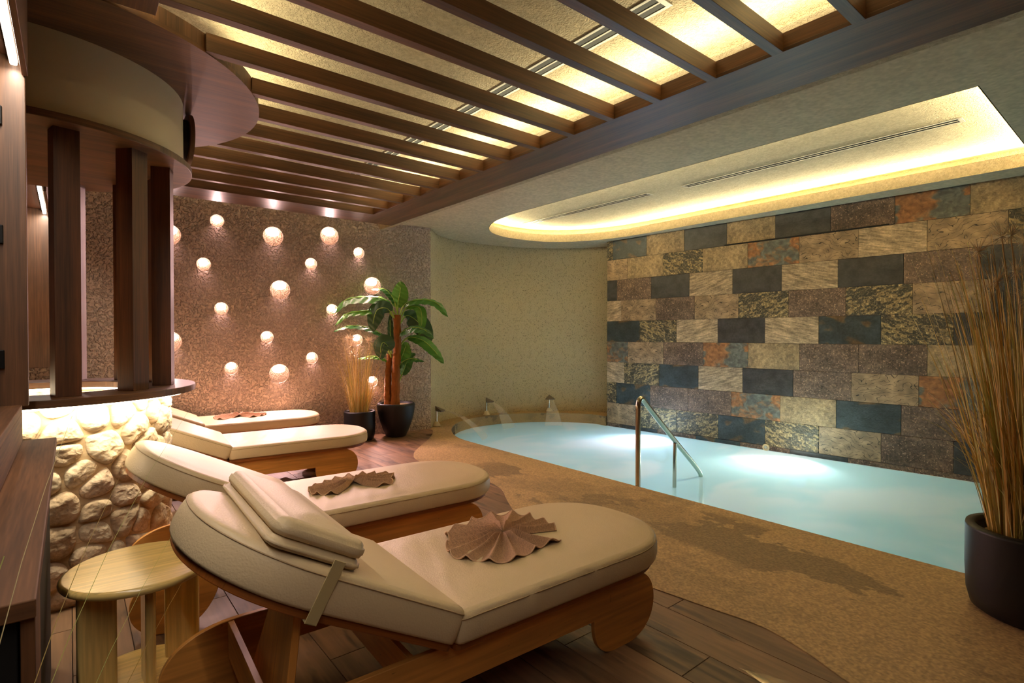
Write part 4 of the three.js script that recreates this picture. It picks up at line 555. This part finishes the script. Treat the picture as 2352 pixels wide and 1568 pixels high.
function grassPlant(label, pos, potProf, n, rad, hgt, spread, heads, seed, opts = {}) {
  const t = thing('potted_grass', label, 'plant', pos); const q = rngOf(seed), rim = opts.rim ?? 0.35;
  part(t, 'pot', potGeo(potProf), M.black); part(t, 'soil', new THREE.CylinderGeometry(rad * 1.15, rad * 1.15, 0.03, 32).translate(0, rim - 0.06, 0), M.soil);
  const P = [], I = [], C = [], cols = [[0.66, 0.47, 0.13], [0.74, 0.58, 0.22], [0.46, 0.38, 0.12], [0.68, 0.43, 0.13], [0.44, 0.44, 0.13], [0.78, 0.66, 0.34]];
  const blade = (bx, bz, az, len, lean, droop, w) => { const S = 9, b0 = P.length / 3, col = cols[Math.floor(q() * cols.length)], dir = [Math.sin(az), Math.cos(az)], tw = q() * 3.14; let x = bx, y = rim - 0.06, z = bz, th = lean; for (let i = 0; i <= S; i++) { const f = i / S, ww = w * (1 - f * 0.85), c0 = Math.cos(tw + f), s0 = Math.sin(tw + f); if (opts.zmin !== undefined) z = Math.max(z, opts.zmin); P.push(x - c0 * ww, y, z - s0 * ww, x + c0 * ww, y, z + s0 * ww); C.push(...col, ...col); const st = len / S; x += dir[0] * Math.sin(th) * st; z += dir[1] * Math.sin(th) * st; y += Math.cos(th) * st; th += droop * f / S * 2; if (i < S) { const a = b0 + 2 * i; I.push(a, a + 1, a + 2, a + 1, a + 3, a + 2); } } return [x, y, z]; };
  for (let i = 0; i < n; i++) { const a = q() * 6.283, r = rad * Math.sqrt(q()), tall = q() < 0.62; blade(r * Math.sin(a), r * Math.cos(a), a + (q() - 0.5) * 1.2, tall ? hgt * (0.55 + 0.45 * q()) : hgt * (0.25 + 0.3 * q()), 0.03 + spread * q() * q(), tall ? 0.1 + 0.5 * spread * q() : 0.5 + 1.1 * q(), 0.003 + 0.0032 * q()); }
  (opts.extra ?? []).forEach((e) => blade(...e));
  const g = new THREE.BufferGeometry(); g.setAttribute('position', new THREE.Float32BufferAttribute(P, 3)); g.setAttribute('color', new THREE.Float32BufferAttribute(C, 3)); g.setIndex(I); g.computeVertexNormals(); const m = part(t, 'grass_blades', g, M.straw); m.userData.kind = 'stuff';
  for (let k = 0; k < heads; k++) { // spiky seed heads on stiff stalks
    const a = q() * 6.283, r = rad * (0.3 + 0.7 * q()), H = hgt * (0.72 + 0.3 * q()) + rim - 0.06, lean = rad * 0.5 * q() + 0.02, hx = (r + lean) * Math.sin(a), hz = (r + lean) * Math.cos(a), HP = [], HI = [], HC = [], S = opts.head ?? 0.08;
    for (let i = 0; i < 64; i++) { const u = q() * 2 - 1, ph = q() * 6.283, s = Math.sqrt(1 - u * u), d = [s * Math.cos(ph), u * 0.8 + 0.15, s * Math.sin(ph)], l = S * (0.7 + 0.5 * q()), b = HP.length / 3, w = opts.spike ?? 0.0026; HP.push(hx - w, H, hz, hx + w, H, hz + w, hx + d[0] * l, H + d[1] * l, hz + d[2] * l); HI.push(b, b + 1, b + 2); const c = [0.82, 0.68, 0.48]; HC.push(...c, ...c, ...c); }
    const hg = new THREE.BufferGeometry(); hg.setAttribute('position', new THREE.Float32BufferAttribute(HP, 3)); hg.setAttribute('color', new THREE.Float32BufferAttribute(HC, 3)); hg.setIndex(HI); hg.computeVertexNormals(); const hm = part(t, 'seed_head', hg, M.straw);
    const sp = tube([[r * 0.5 * Math.sin(a), rim - 0.06, r * 0.5 * Math.cos(a)], [(r * 0.7 + lean * 0.3) * Math.sin(a), (rim + H) / 2, (r * 0.7 + lean * 0.3) * Math.cos(a)], [hx, H, hz]], 0.0025, 10, 5); sp.setAttribute('color', new THREE.Float32BufferAttribute(new Array(sp.attributes.position.count).fill([0.5, 0.33, 0.12]).flat(), 3)); part(hm, 'stalk', sp, M.straw);
  }
  return t;
}
const cyl = (r, h) => [[0, 0], [r * 0.8, 0], [r * 0.92, 0.02], [r * 0.98, 0.08], [r, h * 0.5], [r, h - 0.015], [r * 0.985, h], [r * 0.86, h], [r * 0.84, h - 0.02], [r * 0.84, h - 0.09], [0, h - 0.09]];
grassPlant('black pot of straw grass against the stucco wall beside the banana plant', [2.8, 0, -6.44], cyl(0.19, 0.36), 230, 0.11, 1.0, 0.34, 6, 91, { rim: 0.36, head: 0.095, spike: 0.005, zmin: -0.18 });
grassPlant('big black pot of tall ochre grass at the right edge beside the pool', [3.44, 0.004, -0.4], cyl(0.25, 0.4), 950, 0.16, 1.42, 0.3, 20, 97, { rim: 0.4, head: 0.1, extra: [[-0.1, -0.05, -1.2, 1.15, 0.55, 2.3, 0.002], [-0.12, -0.05, -1.0, 0.9, 0.5, 1.4, 0.0025], [-0.1, -0.08, -1.3, 1.0, 0.35, 1.2, 0.0025], [-0.1, 0.0, -1.5, 0.7, 0.7, 1.2, 0.002]] });
grassPlant('potted grass at the lower left corner, only thin blades in view', [-0.22, 0, -0.84], cyl(0.17, 0.42), 46, 0.1, 0.72, 0.35, 0, 99, { rim: 0.42, extra: [[0.07, 0.02, 1.95, 0.78, 0.2, 0.35, 0.0014], [0.08, 0.0, 1.7, 0.72, 0.28, 0.35, 0.0014], [0.07, -0.03, 2.1, 0.85, 0.14, 0.3, 0.0014], [0.07, 0.04, 1.8, 0.66, 0.36, 0.3, 0.0014], [0.05, -0.06, 2.4, 0.95, 0.1, 0.2, 0.0016], [0.08, -0.03, 2.0, 0.62, 0.42, 0.3, 0.0014], [0.09, 0.02, 1.6, 0.58, 0.3, 0.2, 0.0014], [0.06, 0.05, 1.9, 0.9, 0.24, 0.5, 0.0014]] });

// ------------------------------------------------------------------ small things on the floor
{
  const o = [], q = rngOf(12); for (let i = 0; i < 48; i++) { const a = i / 48 * 6.283, r = 0.8 + 0.35 * (fbm(i * 0.45, 3, 24, 99, 8, 3) - 0.5) + 0.12 * q(); o.push([0.045 * r * Math.cos(a) + 0.02 * Math.sin(2 * a), 0.15 * r * Math.sin(a)]); }
  single('water_puddle', prism(o, 0, 0.0015, [], 0), M.film, 'small clear puddle on the planks at the lower right', 'puddle', null, [2.03, 0.0002, -0.95], 0.1);
  const c = thing('crumpled_cloth', 'small pale cloth lying on the floor under the third lounger', 'cloth', [1.4, 0, -4.95], 0.3);
  const g = new THREE.PlaneGeometry(0.26, 0.18, 16, 12).rotateX(-Math.PI / 2); { const p = g.attributes.position; for (let i = 0; i < p.count; i++) p.setY(i, 0.006 + 0.022 * fbm(p.getX(i) * 14 + 5, p.getZ(i) * 14 + 5, 99, 99, 3, 2)); g.computeVertexNormals(); } part(c, 'cloth', g, M.paper);
}
renderer.render(scene, camera);
